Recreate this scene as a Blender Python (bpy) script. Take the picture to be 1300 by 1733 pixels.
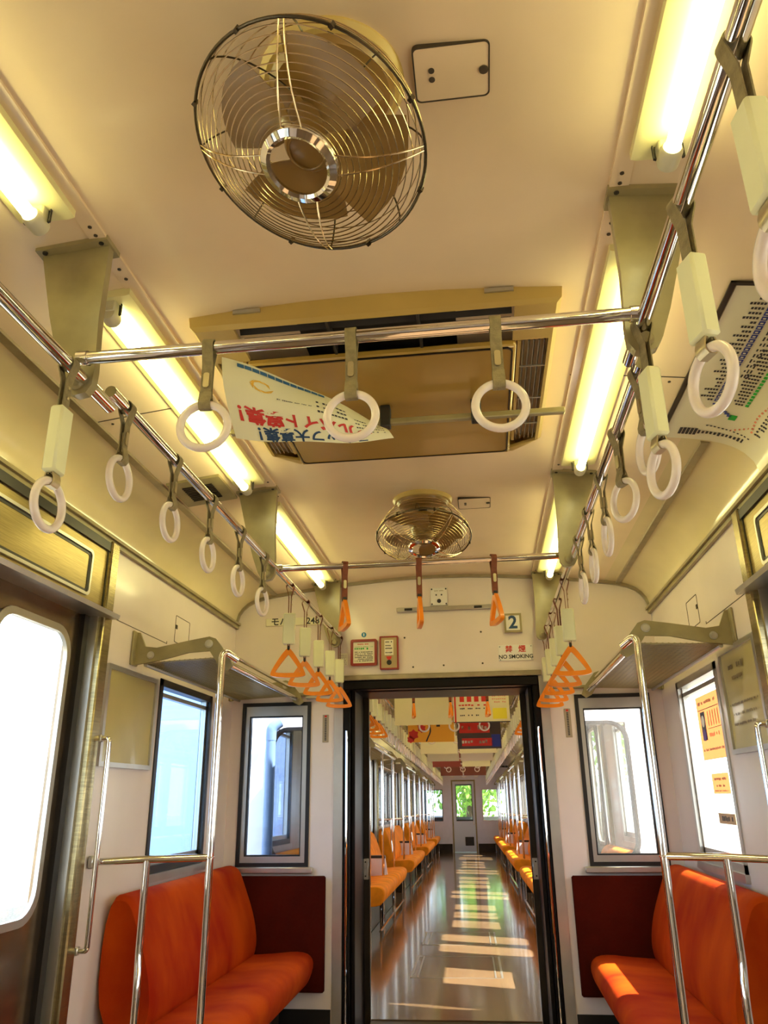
import bpy, math, random
from mathutils import Vector, Matrix, Euler
random.seed(4)
PI = math.pi
# ------------------------------------------------------------ camera, light, exposure
sc = bpy.context.scene
for o in list(bpy.data.objects): bpy.data.objects.remove(o)
cam = bpy.data.cameras.new('camera'); camo = bpy.data.objects.new('camera', cam); sc.collection.objects.link(camo)
YAW, PITCH, ROLL, F = math.radians(6.89), math.radians(20.35), math.radians(-0.74), 1300.0
cy_, sy_, cp_, sp_ = math.cos(YAW), math.sin(YAW), math.cos(PITCH), math.sin(PITCH)
fv = Vector((-sy_*cp_, cy_*cp_, sp_)); rv = Vector((cy_, sy_, 0)); uv = rv.cross(fv)
cr_, sr_ = math.cos(ROLL), math.sin(ROLL)
r2 = rv*cr_ + uv*sr_; u2 = uv*cr_ - rv*sr_
m = Matrix((r2, u2, -fv)).transposed().to_4x4(); m.translation = (0.25, 0, 1.12)
camo.matrix_world = m
cam.sensor_fit = 'VERTICAL'; cam.sensor_height = 24.0; cam.lens = 24.0*F/1733.0
cam.clip_start = 0.02; cam.clip_end = 300
sc.camera = camo
sc.view_settings.view_transform = 'Standard'; sc.view_settings.look = 'None'
sc.view_settings.exposure = 0.4; sc.view_settings.gamma = 1.0; sc.view_settings.use_curve_mapping = False
sc.cycles.use_denoising = True
sc.cycles.max_bounces = 10; sc.cycles.transparent_max_bounces = 24; sc.cycles.caustics_reflective = False; sc.cycles.caustics_refractive = False
sc.cycles.sample_clamp_indirect = 6.0

w = bpy.data.worlds.new('sky'); sc.world = w; w.use_nodes = True
nt = w.node_tree; nt.nodes.clear()
out = nt.nodes.new('ShaderNodeOutputWorld'); bg = nt.nodes.new('ShaderNodeBackground')
tc = nt.nodes.new('ShaderNodeTexCoord'); sp = nt.nodes.new('ShaderNodeSeparateXYZ'); rp = nt.nodes.new('ShaderNodeValToRGB')
mr = nt.nodes.new('ShaderNodeMapRange'); mr.inputs['From Min'].default_value = -1; mr.inputs['From Max'].default_value = 1
nt.links.new(tc.outputs['Generated'], sp.inputs[0]); nt.links.new(sp.outputs['X'], mr.inputs['Value']); nt.links.new(mr.outputs[0], rp.inputs[0])
rp.color_ramp.elements[0].color = (0.62, 0.80, 1.0, 1); rp.color_ramp.elements[1].color = (1.0, 0.96, 0.90, 1)
nt.links.new(rp.outputs[0], bg.inputs[0]); bg.inputs[1].default_value = 4.5
nt.links.new(bg.outputs[0], out.inputs[0])

SUN_DIR = Vector((-1.0, 0.30, -1.18)).normalized()
sd = bpy.data.lights.new('sun', 'SUN'); sd.energy = 26.0; sd.angle = math.radians(0.6); sd.color = (1.0, 0.90, 0.74)
so = bpy.data.objects.new('sun', sd); sc.collection.objects.link(so); so.rotation_euler = SUN_DIR.to_track_quat('-Z', 'Y').to_euler()
so.location = (6, -2, 8)
TUBE_STRENGTH = 13.0

# ------------------------------------------------------------ materials
MATS = {}
def mat(name, col, rough=0.5, metal=0.0, noise=0.0, nscale=8.0, col2=None, coat=0.0, emit=None, sheen=0.0, bump=0.0, bscale=60.0, stretch=None, spec=0.5, trans=0.0, subs=0.0):
    if name in MATS: return MATS[name]
    m = bpy.data.materials.new(name); m.use_nodes = True; t = m.node_tree; b = t.nodes['Principled BSDF']
    b.inputs['Base Color'].default_value = (*col, 1); b.inputs['Roughness'].default_value = rough; b.inputs['Metallic'].default_value = metal
    b.inputs['Specular IOR Level'].default_value = spec
    if coat: b.inputs['Coat Weight'].default_value = coat; b.inputs['Coat Roughness'].default_value = 0.08
    if sheen: b.inputs['Sheen Weight'].default_value = sheen; b.inputs['Sheen Tint'].default_value = (*[min(1, c*1.2+.05) for c in col], 1); b.inputs['Sheen Roughness'].default_value = .4
    if subs: b.inputs['Subsurface Weight'].default_value = subs; b.inputs['Subsurface Radius'].default_value = (.02, .015, .01)
    if emit: b.inputs['Emission Color'].default_value = (*col, 1); b.inputs['Emission Strength'].default_value = emit
    if noise or bump:
        c = t.nodes.new('ShaderNodeTexCoord'); mp = t.nodes.new('ShaderNodeMapping'); t.links.new(c.outputs['Object'], mp.inputs[0])
        if stretch: mp.inputs['Scale'].default_value = stretch
    if noise:
        n = t.nodes.new('ShaderNodeTexNoise'); n.inputs['Scale'].default_value = nscale; n.inputs['Detail'].default_value = 5
        t.links.new(mp.outputs[0], n.inputs['Vector'])
        r = t.nodes.new('ShaderNodeValToRGB'); r.color_ramp.elements[0].position = .35; r.color_ramp.elements[1].position = .65
        c2 = col2 or tuple(c_*(1-noise) for c_ in col)
        r.color_ramp.elements[0].color = (*c2, 1); r.color_ramp.elements[1].color = (*col, 1)
        t.links.new(n.outputs['Fac'], r.inputs[0]); t.links.new(r.outputs[0], b.inputs['Base Color'])
    if bump:
        n2 = t.nodes.new('ShaderNodeTexNoise'); n2.inputs['Scale'].default_value = bscale; t.links.new(mp.outputs[0], n2.inputs['Vector'])
        bp = t.nodes.new('ShaderNodeBump'); bp.inputs['Strength'].default_value = bump; bp.inputs['Distance'].default_value = .004
        t.links.new(n2.outputs['Fac'], bp.inputs['Height']); t.links.new(bp.outputs[0], b.inputs['Normal'])
    MATS[name] = m; return m
def glass(name, tint=(1, 1, 1), gl=0.12):
    if name in MATS: return MATS[name]
    m = bpy.data.materials.new(name); m.use_nodes = True; t = m.node_tree; t.nodes.clear()
    o = t.nodes.new('ShaderNodeOutputMaterial'); tr = t.nodes.new('ShaderNodeBsdfTransparent'); g = t.nodes.new('ShaderNodeBsdfGlossy')
    lw = t.nodes.new('ShaderNodeLayerWeight'); lw.inputs['Blend'].default_value = .5; pw = t.nodes.new('ShaderNodeMath'); pw.operation = 'POWER'; pw.inputs[1].default_value = 5; t.links.new(lw.outputs['Facing'], pw.inputs[0])
    fr = t.nodes.new('ShaderNodeMath'); fr.operation = 'MULTIPLY_ADD'; fr.inputs[1].default_value = .9; fr.inputs[2].default_value = .03; t.links.new(pw.outputs[0], fr.inputs[0])
    tr.inputs[0].default_value = (*tint, 1); g.inputs['Roughness'].default_value = .02; mx = t.nodes.new('ShaderNodeMixShader')
    t.links.new(fr.outputs[0], mx.inputs[0]); t.links.new(tr.outputs[0], mx.inputs[1]); t.links.new(g.outputs[0], mx.inputs[2]); t.links.new(mx.outputs[0], o.inputs[0])
    MATS[name] = m; return m

CEIL = mat('ceiling_enamel', (0.90, 0.72, 0.49), .16, noise=.08, nscale=2.2, coat=.25)
COVE = mat('cove_enamel', (0.82, 0.70, 0.42), .14, noise=.08, nscale=3, coat=.3)
WALL = mat('wall_enamel', (0.84, 0.74, 0.70), .22, noise=.06, nscale=3, coat=.15)
SEAM = mat('dark_seam', (0.05, 0.035, 0.02), .6)
OLIVE = mat('olive_enamel', (0.36, 0.30, 0.15), .33, noise=.25, nscale=9, coat=.1)
TRIMM = mat('trim_metal', (0.42, 0.36, 0.24), .32, metal=.6, noise=.2, nscale=12)
STEEL = mat('brushed_steel', (0.44, 0.37, 0.20), .26, metal=.9, noise=.3, nscale=14, stretch=(1, 1, 14))
STEELH = mat('brushed_steel_horizontal', (0.40, 0.31, 0.13), .30, metal=.88, noise=.25, nscale=14, stretch=(1, .7, 20))
DOORM = mat('door_steel', (0.30, 0.22, 0.15), .22, metal=.9, noise=.35, nscale=5, stretch=(1, 1, 3))
CHROME = mat('chrome', (0.82, 0.80, 0.78), .05, metal=1.0)
WIRE = mat('wire_chrome', (0.62, 0.48, 0.28), .18, metal=1.0)
WIRED = mat('dark_wire', (0.10, 0.08, 0.05), .25, metal=.9)
ALU = mat('aluminium', (0.58, 0.56, 0.52), .3, metal=.85, noise=.1)
BLACK = mat('black_rubber', (0.012, 0.010, 0.010), .35, noise=.3, nscale=6)
BLACKP = mat('black_paint', (0.006, 0.004, 0.004), .38, noise=.35, nscale=10, spec=.2)
BROWNP = mat('dark_brown_steel', (0.035, 0.022, 0.012), .35, metal=.3, noise=.5, nscale=7)
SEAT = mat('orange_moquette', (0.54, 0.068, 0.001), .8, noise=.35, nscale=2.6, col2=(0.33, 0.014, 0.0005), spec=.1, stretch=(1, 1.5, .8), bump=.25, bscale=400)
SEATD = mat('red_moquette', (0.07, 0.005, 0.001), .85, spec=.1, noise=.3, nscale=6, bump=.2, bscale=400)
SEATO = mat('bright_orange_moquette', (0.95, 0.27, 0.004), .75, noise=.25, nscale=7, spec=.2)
RING = mat('ring_plastic', (0.86, 0.76, 0.70), .22, noise=.06, nscale=30, coat=.3, subs=.15)
SLEEVE = mat('sleeve_plastic', (0.84, 0.85, 0.56), .35, noise=.05, nscale=10)
ORANGE = mat('orange_plastic', (0.95, 0.27, 0.010), .28, noise=.1, nscale=20, coat=.2)
BELT = mat('grey_belt', (0.30, 0.24, 0.12), .6, noise=.3, nscale=60, bump=.3, bscale=300)
BELTB = mat('brown_belt', (0.22, 0.05, 0.015), .6, noise=.3, nscale=60, bump=.3, bscale=300)
BUCK = mat('buckle_metal', (0.50, 0.42, 0.26), .3, metal=.7)
FIXT = mat('fixture_enamel', (0.86, 0.80, 0.42), .25, noise=.04, coat=.2)
TUBE = mat('lit_tube', (1.0, 0.93, 0.42), .3, emit=TUBE_STRENGTH)
TUBEOFF = mat('tube_cap', (0.62, 0.58, 0.42), .35)
FLOOR = mat('vinyl_floor', (0.19, 0.115, 0.06), .15, noise=.25, nscale=3, coat=.4)
ACM = mat('ac_enamel', (0.44, 0.27, 0.06), .22, noise=.12, nscale=3, coat=.3)
ACF = mat('ac_frame_enamel', (0.52, 0.36, 0.11), .28, noise=.08, nscale=4)
DARK = mat('vent_dark', (0.02, 0.016, 0.012), .6)
FANM = mat('fan_enamel', (0.32, 0.18, 0.045), .28, noise=.15, nscale=8, coat=.2)
FANB = mat('fan_base_enamel', (0.66, 0.48, 0.15), .3, noise=.08)
PAPERY = mat('yellow_paper', (0.55, 0.46, 0.17), .35, noise=.12, nscale=4, coat=.5)
PAPER = mat('poster_paper', (0.90, 0.87, 0.62), .45, noise=.04, nscale=5)
PAPERW = mat('map_paper', (0.80, 0.75, 0.58), .3, noise=.04, nscale=5, coat=.2)
CREAM = mat('cream_plate', (0.84, 0.80, 0.62), .35)
WHITE = mat('white_plate', (0.86, 0.84, 0.80), .35)
INK = mat('black_ink', (0.02, 0.02, 0.03), .5); INKB = mat('blue_ink', (0.02, 0.04, 0.30), .5); INKN = mat('navy_ink', (0.01, 0.05, 0.14), .5)
INKR = mat('red_ink', (0.62, 0.03, 0.02), .5); INKG = mat('green_ink', (0.02, 0.42, 0.05), .5); INKO = mat('orange_ink', (0.85, 0.35, 0.03), .5)
REDF = mat('red_frame', (0.30, 0.025, 0.02), .35); TAN = mat('tan_plate', (0.50, 0.38, 0.18), .4)

def backlit_paper(name, col):
    m = bpy.data.materials.new(name); m.use_nodes = True; t = m.node_tree; t.nodes.clear()
    o = t.nodes.new('ShaderNodeOutputMaterial'); a = t.nodes.new('ShaderNodeBsdfTranslucent'); d = t.nodes.new('ShaderNodeBsdfDiffuse'); mx = t.nodes.new('ShaderNodeMixShader')
    a.inputs[0].default_value = (*col, 1); d.inputs[0].default_value = (*col, 1); mx.inputs[0].default_value = .45
    t.links.new(a.outputs[0], mx.inputs[1]); t.links.new(d.outputs[0], mx.inputs[2]); t.links.new(mx.outputs[0], o.inputs[0]); return m
STKO = backlit_paper('orange_sticker', (0.80, 0.46, 0.27))
STKG = mat('grey_sticker', (0.40, 0.33, 0.24), .5)
MESHM = mat('rack_mesh', (0.30, 0.25, 0.14), .35, metal=.3)
GLASS = glass('window_glass', (.97, 1, 1)); GLASSB = glass('tinted_glass', (.72, .86, 1.0))
def hazy(name, f):
    m = bpy.data.materials.new(name); m.use_nodes = True; t = m.node_tree; t.nodes.clear()
    o = t.nodes.new('ShaderNodeOutputMaterial'); tr = t.nodes.new('ShaderNodeBsdfTransparent'); d = t.nodes.new('ShaderNodeBsdfTranslucent'); d.inputs[0].default_value = (.95, .95, .9, 1)
    n = t.nodes.new('ShaderNodeTexNoise'); n.inputs['Scale'].default_value = 3; mr_ = t.nodes.new('ShaderNodeMapRange'); mr_.inputs['To Min'].default_value = f*.6; mr_.inputs['To Max'].default_value = f*1.4
    c = t.nodes.new('ShaderNodeTexCoord'); mp = t.nodes.new('ShaderNodeMapping'); mp.inputs['Scale'].default_value = (5, 1, .6); t.links.new(c.outputs['Object'], mp.inputs[0]); t.links.new(mp.outputs[0], n.inputs['Vector'])
    mx = t.nodes.new('ShaderNodeMixShader'); t.links.new(n.outputs['Fac'], mr_.inputs['Value']); t.links.new(mr_.outputs[0], mx.inputs[0]); t.links.new(tr.outputs[0], mx.inputs[1]); t.links.new(d.outputs[0], mx.inputs[2]); t.links.new(mx.outputs[0], o.inputs[0]); return m
HAZE = hazy('glare_haze_glass', .09)  # pane glare painted in as translucent white mixed into the glass
GLASSG = glass('grey_glass', (.80, .85, .92))
EXT = mat('car_end_paint', (0.82, 0.82, 0.84), .35, noise=.05, nscale=4)
PIPEM = mat('pipe_paint', (0.16, 0.25, 0.42), .3)
BLUEW = mat('pale_blue_cladding', (0.16, 0.22, 0.38), .6, noise=.06, nscale=1.5)
GROUND = mat('ballast', (0.30, 0.27, 0.22), .9, noise=.5, nscale=20)
LEAF = mat('tree_leaves', (0.30, 0.60, 0.08), .6, noise=.6, nscale=5); LEAFD = mat('dark_tree_leaves', (0.05, 0.15, 0.07), .6, noise=.6, nscale=4)
BARK = mat('bark', (0.10, 0.07, 0.04), .9, noise=.4)

# ------------------------------------------------------------ mesh builder
class MB:
    def __init__(s): s.v = []; s.f = []; s.mi = []; s.cur = 0
    def add(s, vs, fs):
        n = len(s.v); s.v += [Vector(v) for v in vs]; s.f += [tuple(n+i for i in f) for f in fs]; s.mi += [s.cur]*len(fs); return s
    def mat(s, i): s.cur = i; return s
    def box(s, x0, x1, y0, y1, z0, z1):
        vs = [(x, y, z) for x in (x0, x1) for y in (y0, y1) for z in (z0, z1)]
        return s.add(vs, [(0, 1, 3, 2), (4, 6, 7, 5), (0, 4, 5, 1), (2, 3, 7, 6), (0, 2, 6, 4), (1, 5, 7, 3)])
    def obox(s, c, hx, hy, hz, M=None):
        c = Vector(c); M = M or Matrix.Identity(3)
        vs = [c + M@Vector((x*hx, y*hy, z*hz)) for x in (-1, 1) for y in (-1, 1) for z in (-1, 1)]
        return s.add(vs, [(0, 1, 3, 2), (4, 6, 7, 5), (0, 4, 5, 1), (2, 3, 7, 6), (0, 2, 6, 4), (1, 5, 7, 3)])
    def rbox(s, x0, x1, y0, y1, z0, z1, r=.005):   # box with chamfered edges
        xs, ys, zs = (x0, x1), (y0, y1), (z0, z1); vs = []; idx = {}
        for i in (0, 1):
            for j in (0, 1):
                for k in (0, 1):
                    p = [xs[i], ys[j], zs[k]]; sg = [1-2*i, 1-2*j, 1-2*k]
                    for a in range(3):
                        q = [p[b] + (0 if b == a else sg[b]*r) for b in range(3)]
                        idx[(i, j, k, a)] = len(vs); vs.append(q)
        fs = []
        I = lambda i, j, k, a: idx[(i, j, k, a)]
        for i in (0, 1): fs.append((I(i, 0, 0, 0), I(i, 1, 0, 0), I(i, 1, 1, 0), I(i, 0, 1, 0)))
        for j in (0, 1): fs.append((I(0, j, 0, 1), I(1, j, 0, 1), I(1, j, 1, 1), I(0, j, 1, 1)))
        for k in (0, 1): fs.append((I(0, 0, k, 2), I(1, 0, k, 2), I(1, 1, k, 2), I(0, 1, k, 2)))
        for i in (0, 1):
            for j in (0, 1): fs.append((I(i, j, 0, 0), I(i, j, 1, 0), I(i, j, 1, 1), I(i, j, 0, 1)))
            for k in (0, 1): fs.append((I(i, 0, k, 0), I(i, 1, k, 0), I(i, 1, k, 2), I(i, 0, k, 2)))
        for j in (0, 1):
            for k in (0, 1): fs.append((I(0, j, k, 1), I(1, j, k, 1), I(1, j, k, 2), I(0, j, k, 2)))
        for i in (0, 1):
            for j in (0, 1):
                for k in (0, 1): fs.append((I(i, j, k, 0), I(i, j, k, 1), I(i, j, k, 2)))
        return s.add(vs, fs)
    def tube(s, pts, r, seg=10, closed=False, caps=True):
        pts = [Vector(p) for p in pts]; n = len(pts); rings = []
        T = []
        for i in range(n):
            if closed: t = pts[(i+1) % n] - pts[i-1]
            else: t = pts[min(i+1, n-1)] - pts[max(i-1, 0)]
            T.append(t.normalized())
        a = Vector((0, 0, 1)) if abs(T[0].z) < .9 else Vector((1, 0, 0))
        N = (a - T[0]*a.dot(T[0])).normalized(); vs = []
        for i in range(n):
            N = (N - T[i]*N.dot(T[i])).normalized(); B = T[i].cross(N)
            rr = r[i] if isinstance(r, (list, tuple)) else r
            for k in range(seg):
                an = 2*PI*k/seg; vs.append(pts[i] + (N*math.cos(an) + B*math.sin(an))*rr)
        fs = []
        for i in range(n if closed else n-1):
            j = (i+1) % n
            for k in range(seg): fs.append((i*seg+k, i*seg+(k+1) % seg, j*seg+(k+1) % seg, j*seg+k))
        if caps and not closed: fs += [tuple(range(seg))[::-1], tuple((n-1)*seg+k for k in range(seg))]
        return s.add(vs, fs)
    def torus(s, c, R, r, ax='y', M=None, n=40, seg=10):
        c = Vector(c); pts = []
        for i in range(n):
            a = 2*PI*i/n; u, v = R*math.cos(a), R*math.sin(a)
            p = Vector((u, 0, v)) if ax == 'y' else Vector((0, u, v)) if ax == 'x' else Vector((u, v, 0))
            pts.append(c + (M@p if M else p))
        return s.tube(pts, r, seg, closed=True)
    def lathe(s, prof, c=(0, 0, 0), M=None, n=40):     # prof: (radius, height along z)
        c = Vector(c); vs = []; k = len(prof)
        for i in range(n):
            a = 2*PI*i/n
            for (r, h) in prof:
                p = Vector((r*math.cos(a), r*math.sin(a), h)); vs.append(c + (M@p if M else p))
        fs = []
        for i in range(n):
            j = (i+1) % n
            for q in range(k-1): fs.append((i*k+q, j*k+q, j*k+q+1, i*k+q+1))
        return s.add(vs, fs)
    def prism(s, poly, plane, a, b):   # poly 2D extruded a..b along the third axis; plane 'xz','yz','xy'
        def P(u, v, t): return (u, t, v) if plane == 'xz' else (t, u, v) if plane == 'yz' else (u, v, t)
        n = len(poly); vs = [P(u, v, a) for u, v in poly] + [P(u, v, b) for u, v in poly]
        fs = [tuple(range(n))[::-1], tuple(range(n, 2*n))] + [(i, (i+1) % n, n+(i+1) % n, n+i) for i in range(n)]
        return s.add(vs, fs)
    def ringprism(s, outer, inner, plane, a, b):
        def P(u, v, t): return (u, t, v) if plane == 'xz' else (t, u, v) if plane == 'yz' else (u, v, t)
        n = len(outer); vs = [P(*p, a) for p in outer] + [P(*p, b) for p in outer] + [P(*p, a) for p in inner] + [P(*p, b) for p in inner]
        fs = []
        for i in range(n):
            j = (i+1) % n
            fs += [(i, j, n+j, n+i), (2*n+i, 3*n+i, 3*n+j, 2*n+j), (i, 2*n+i, 2*n+j, j), (n+i, n+j, 3*n+j, 3*n+i)]
        return s.add(vs, fs)
    def ribbon(s, path, w, t, closed=False, plane='yz', off=0):  # strip following a planar path, width w along the third axis
        n = len(path); L, R = [], []
        for i in range(n):
            a = path[(i+1) % n] if (closed or i < n-1) else path[i]; b = path[i-1] if (closed or i > 0) else path[i]
            d = Vector((a[0]-b[0], a[1]-b[1])).normalized(); nn = Vector((-d.y, d.x))*t/2
            L.append((path[i][0]+nn.x, path[i][1]+nn.y)); R.append((path[i][0]-nn.x, path[i][1]-nn.y))
        def P(u, v, q): return (q, u, v) if plane == 'yz' else (u, q, v)
        vs = []
        for i in range(n): vs += [P(*L[i], off-w/2), P(*L[i], off+w/2), P(*R[i], off+w/2), P(*R[i], off-w/2)]
        fs = []
        for i in range(n if closed else n-1):
            j = (i+1) % n
            for k in range(4): fs.append((i*4+k, i*4+(k+1) % 4, j*4+(k+1) % 4, j*4+k))
        if not closed: fs += [(0, 1, 2, 3), ((n-1)*4+3, (n-1)*4+2, (n-1)*4+1, (n-1)*4)]
        return s.add(vs, fs)
    def grid(s, fn, nu, nv, th=0, close=True):      # surface fn(u,v)->(x,y,z), optional thickness
        P = [[Vector(fn(i/nu, j/nv)) for j in range(nv+1)] for i in range(nu+1)]
        vs = [p for r in P for p in r]; W_ = nv+1
        q = [(i*W_+j, (i+1)*W_+j, (i+1)*W_+j+1, i*W_+j+1) for i in range(nu) for j in range(nv)]
        if not th: return s.add(vs, q)
        e = 1e-3; N = []
        for i in range(nu+1):
            for j in range(nv+1):
                du = P[min(i+1, nu)][j]-P[max(i-1, 0)][j]; dv = P[i][min(j+1, nv)]-P[i][max(j-1, 0)]
                N.append(du.cross(dv).normalized())
        n = len(vs); vs2 = [a - b*th for a, b in zip(vs, N)]
        fs = q + [tuple(n+k for k in f[::-1]) for f in q]
        bd = [(i*W_, (i+1)*W_) for i in range(nu)] + [((i+1)*W_+nv, i*W_+nv) for i in range(nu)] + [(j+1, j) for j in range(nv)] + [(nu*W_+j, nu*W_+j+1) for j in range(nv)]
        fs += [(a, b, n+b, n+a) for a, b in bd]
        return s.add(vs+vs2, fs)

BASE = {}
TX = None      # transform of the car being built (None = the near car)
def _mesh(name, mb, mats, base):
    me = bpy.data.meshes.new(name); me.from_pydata([v - base for v in mb.v], [], mb.f)
    if not isinstance(mats, (list, tuple)): mats = [mats]
    for m_ in mats: me.materials.append(m_)
    if len(mats) > 1: me.polygons.foreach_set('material_index', mb.mi)
    me.update()
    import bmesh
    bm = bmesh.new(); bm.from_mesh(me); bmesh.ops.recalc_face_normals(bm, faces=bm.faces); bm.to_mesh(me); bm.free()
    me.polygons.foreach_set('use_smooth', [True]*len(me.polygons)); me.set_sharp_from_angle(angle=math.radians(38))
    return me
def _place(o, loc, rz=0):
    M = Matrix.Translation(loc) @ Matrix.Rotation(rz, 4, 'Z')
    o.matrix_world = (TX @ M) if TX else M
def meta(o, label=None, cat=None, group=None, kind=None):
    if label: o['label'] = label
    if cat: o['category'] = cat
    if group: o['group'] = group
    if kind: o['kind'] = kind
    return o
def empty(name, loc, label=None, cat=None, group=None, kind=None, rz=0):
    o = bpy.data.objects.new(name, None); sc.collection.objects.link(o); o.empty_display_size = .05
    BASE[o.name] = Vector(loc); _place(o, loc, rz); return meta(o, label, cat, group, kind)
def build(name, mb, mats, parent=None, label=None, cat=None, group=None, kind=None, base=None):
    if parent is not None:
        b = BASE[parent.name]; o = bpy.data.objects.new(name, _mesh(name, mb, mats, b)); sc.collection.objects.link(o); o.parent = parent
        BASE[o.name] = b
    else:
        if base is None:
            xs = [v.x for v in mb.v]; ys = [v.y for v in mb.v]; zs = [v.z for v in mb.v]
            base = Vector(((min(xs)+max(xs))/2, (min(ys)+max(ys))/2, min(zs)))
        base = Vector(base); o = bpy.data.objects.new(name, _mesh(name, mb, mats, base)); sc.collection.objects.link(o)
        BASE[o.name] = base; _place(o, base)
    return meta(o, label, cat, group, kind)
def kids(o): return [c for c in bpy.data.objects if c.parent == o]
CH = {}
def dup(root, loc, rz=0, label=None, group=None):
    if root.name not in CH: CH[root.name] = [(c, kids(c)) for c in kids(root)]
    r = root.copy(); sc.collection.objects.link(r); _place(r, loc, rz)
    if label: r['label'] = label
    if group: r['group'] = group
    for c, gs in CH[root.name]:
        d = c.copy(); sc.collection.objects.link(d); d.parent = r
        for g in gs:
            e = g.copy(); sc.collection.objects.link(e); e.parent = d
    return r
def struct(name, mb, mats, parent=None): return build(name, mb, mats, parent, kind=None if parent else 'structure')
def rrect(cx, cz, w_, h, r, n=6):
    pts = []
    for (sx, sz, a0) in ((1, 1, 0), (-1, 1, 90), (-1, -1, 180), (1, -1, 270)):
        for i in range(n+1):
            a = math.radians(a0 + 90*i/n); pts.append((cx + sx*(w_/2-r) + r*math.cos(a), cz + sz*(h/2-r) + r*math.sin(a)))
    return pts
def holes(mb, axis, a, b, u0, u1, z0, z1, hs):   # slab a..b across axis with rectangular openings (u0,u1,z0,z1)
    us = sorted({u0, u1, *[h[0] for h in hs], *[h[1] for h in hs]}); zs = sorted({z0, z1, *[h[2] for h in hs], *[h[3] for h in hs]})
    us = [u for u in us if u0 <= u <= u1]; zs = [z for z in zs if z0 <= z <= z1]
    for i in range(len(us)-1):
        st = None
        for j in range(len(zs)):
            solid = j < len(zs)-1 and not any(h[0] <= us[i] and us[i+1] <= h[1] and h[2] <= zs[j] and zs[j+1] <= h[3] for h in hs)
            if solid and st is None: st = zs[j]
            if not solid and st is not None:
                if axis == 'x': mb.box(a, b, us[i], us[i+1], st, zs[j])
                else: mb.box(us[i], us[i+1], a, b, st, zs[j])
                st = None
# text -> polygons
def text_geo(s, size, align='CENTER', bold=0.0):
    cu = bpy.data.curves.new('t', 'FONT'); cu.body = s; cu.size = size; cu.align_x = align; cu.align_y = 'CENTER'; cu.offset = bold; cu.resolution_u = 3
    o = bpy.data.objects.new('t', cu); sc.collection.objects.link(o)
    bpy.context.view_layer.update()
    dg = bpy.context.evaluated_depsgraph_get(); me = bpy.data.meshes.new_from_object(o.evaluated_get(dg))
    vs = [v.co.copy() for v in me.vertices]; fs = [tuple(p.vertices) for p in me.polygons]
    bpy.data.objects.remove(o); bpy.data.curves.remove(cu); bpy.data.meshes.remove(me)
    return vs, fs
def text_on(mb, s, size, fn, align='CENTER', bold=0.0):   # fn(x,y)->world point
    vs, fs = text_geo(s, size, align, bold); mb.add([fn(v.x, v.y) for v in vs], fs); return mb
def quad_on(mb, x0, x1, y0, y1, fn, nx=1, ny=1):
    for i in range(nx):
        for j in range(ny):
            a, b = x0+(x1-x0)*i/nx, x0+(x1-x0)*(i+1)/nx; c, d = y0+(y1-y0)*j/ny, y0+(y1-y0)*(j+1)/ny
            mb.add([fn(a, c), fn(b, c), fn(b, d), fn(a, d)], [(0, 1, 2, 3)])
    return mb
def scribble(mb, x0, x1, y, h, fn, n=None, dens=.8):      # a line of tiny unreadable print
    n = n or int((x1-x0)/(h*.9))
    for i in range(n):
        if random.random() < dens:
            a = x0+(x1-x0)*i/n; ww = (x1-x0)/n
            quad_on(mb, a, a+ww*.75, y-h/2*random.uniform(.5, 1), y+h/2*random.uniform(.5, 1), fn)

# ------------------------------------------------------------ car shell
HW, FZ = 1.31, -0.13
PROF = [(1.31, 2.16), (1.308, 2.205), (1.293, 2.255), (1.268, 2.29), (1.235, 2.318), (1.19, 2.34), (1.13, 2.358), (1.05, 2.372), (0.9, 2.392), (0.74, 2.411), (0.60, 2.425), (0.4, 2.441), (0.2, 2.452), (0, 2.456)]
def ceil_z(x):
    x = abs(x)
    for (a, za), (b, zb) in zip(PROF, PROF[1:]):
        if b <= x <= a: return zb + (za-zb)*(x-b)/(a-b)
    return 2.16
def cove_pt(s, side, y, off=0.0):     # s: arc length from x=0.98 outward towards the wall
    pr = [p for p in PROF[::-1] if p[0] >= .9]; pr[0] = (.9, 2.392)
    acc = -(.08); 
    for (a, za), (b, zb) in zip(pr, pr[1:]):
        L = math.hypot(b-a, zb-za)
        if acc + L >= s or (b, zb) == pr[-1]:
            t = (s-acc)/L; d = Vector((b-a, 0, zb-za)).normalized(); n = Vector((d.z, 0, -d.x))   # inward
            x, z = a+(b-a)*t+n.x*off, za+(zb-za)*t+n.z*off
            return Vector((side*x, y, z))
        acc += L

def sweep_profile(mb, prof, y0, y1, th, ny=1):
    n = len(prof)
    N = []
    for i in range(n):
        a = prof[min(i+1, n-1)]; b = prof[max(i-1, 0)]; d = Vector((a[0]-b[0], a[1]-b[1])).normalized(); N.append((d.y, -d.x))
    o = [(p[0]+th*q[0], p[1]+th*q[1]) for p, q in zip(prof, N)]
    vs = [(*p[:1], y, p[1]) for y in (y0, y1) for p in prof] + [(p[0], y, p[1]) for y in (y0, y1) for p in o]
    fs = []
    for i in range(n-1):
        fs += [(i, i+1, n+i+1, n+i), (2*n+i, 3*n+i, 3*n+i+1, 2*n+i+1), (i, 2*n+i, 2*n+i+1, i+1), (n+i, n+i+1, 3*n+i+1, 3*n+i)]
    fs += [(0, n, 3*n, 2*n), (n-1, 3*n-1, 4*n-1, 2*n-1)][:2]
    mb.add(vs, [f for f in fs])

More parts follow.
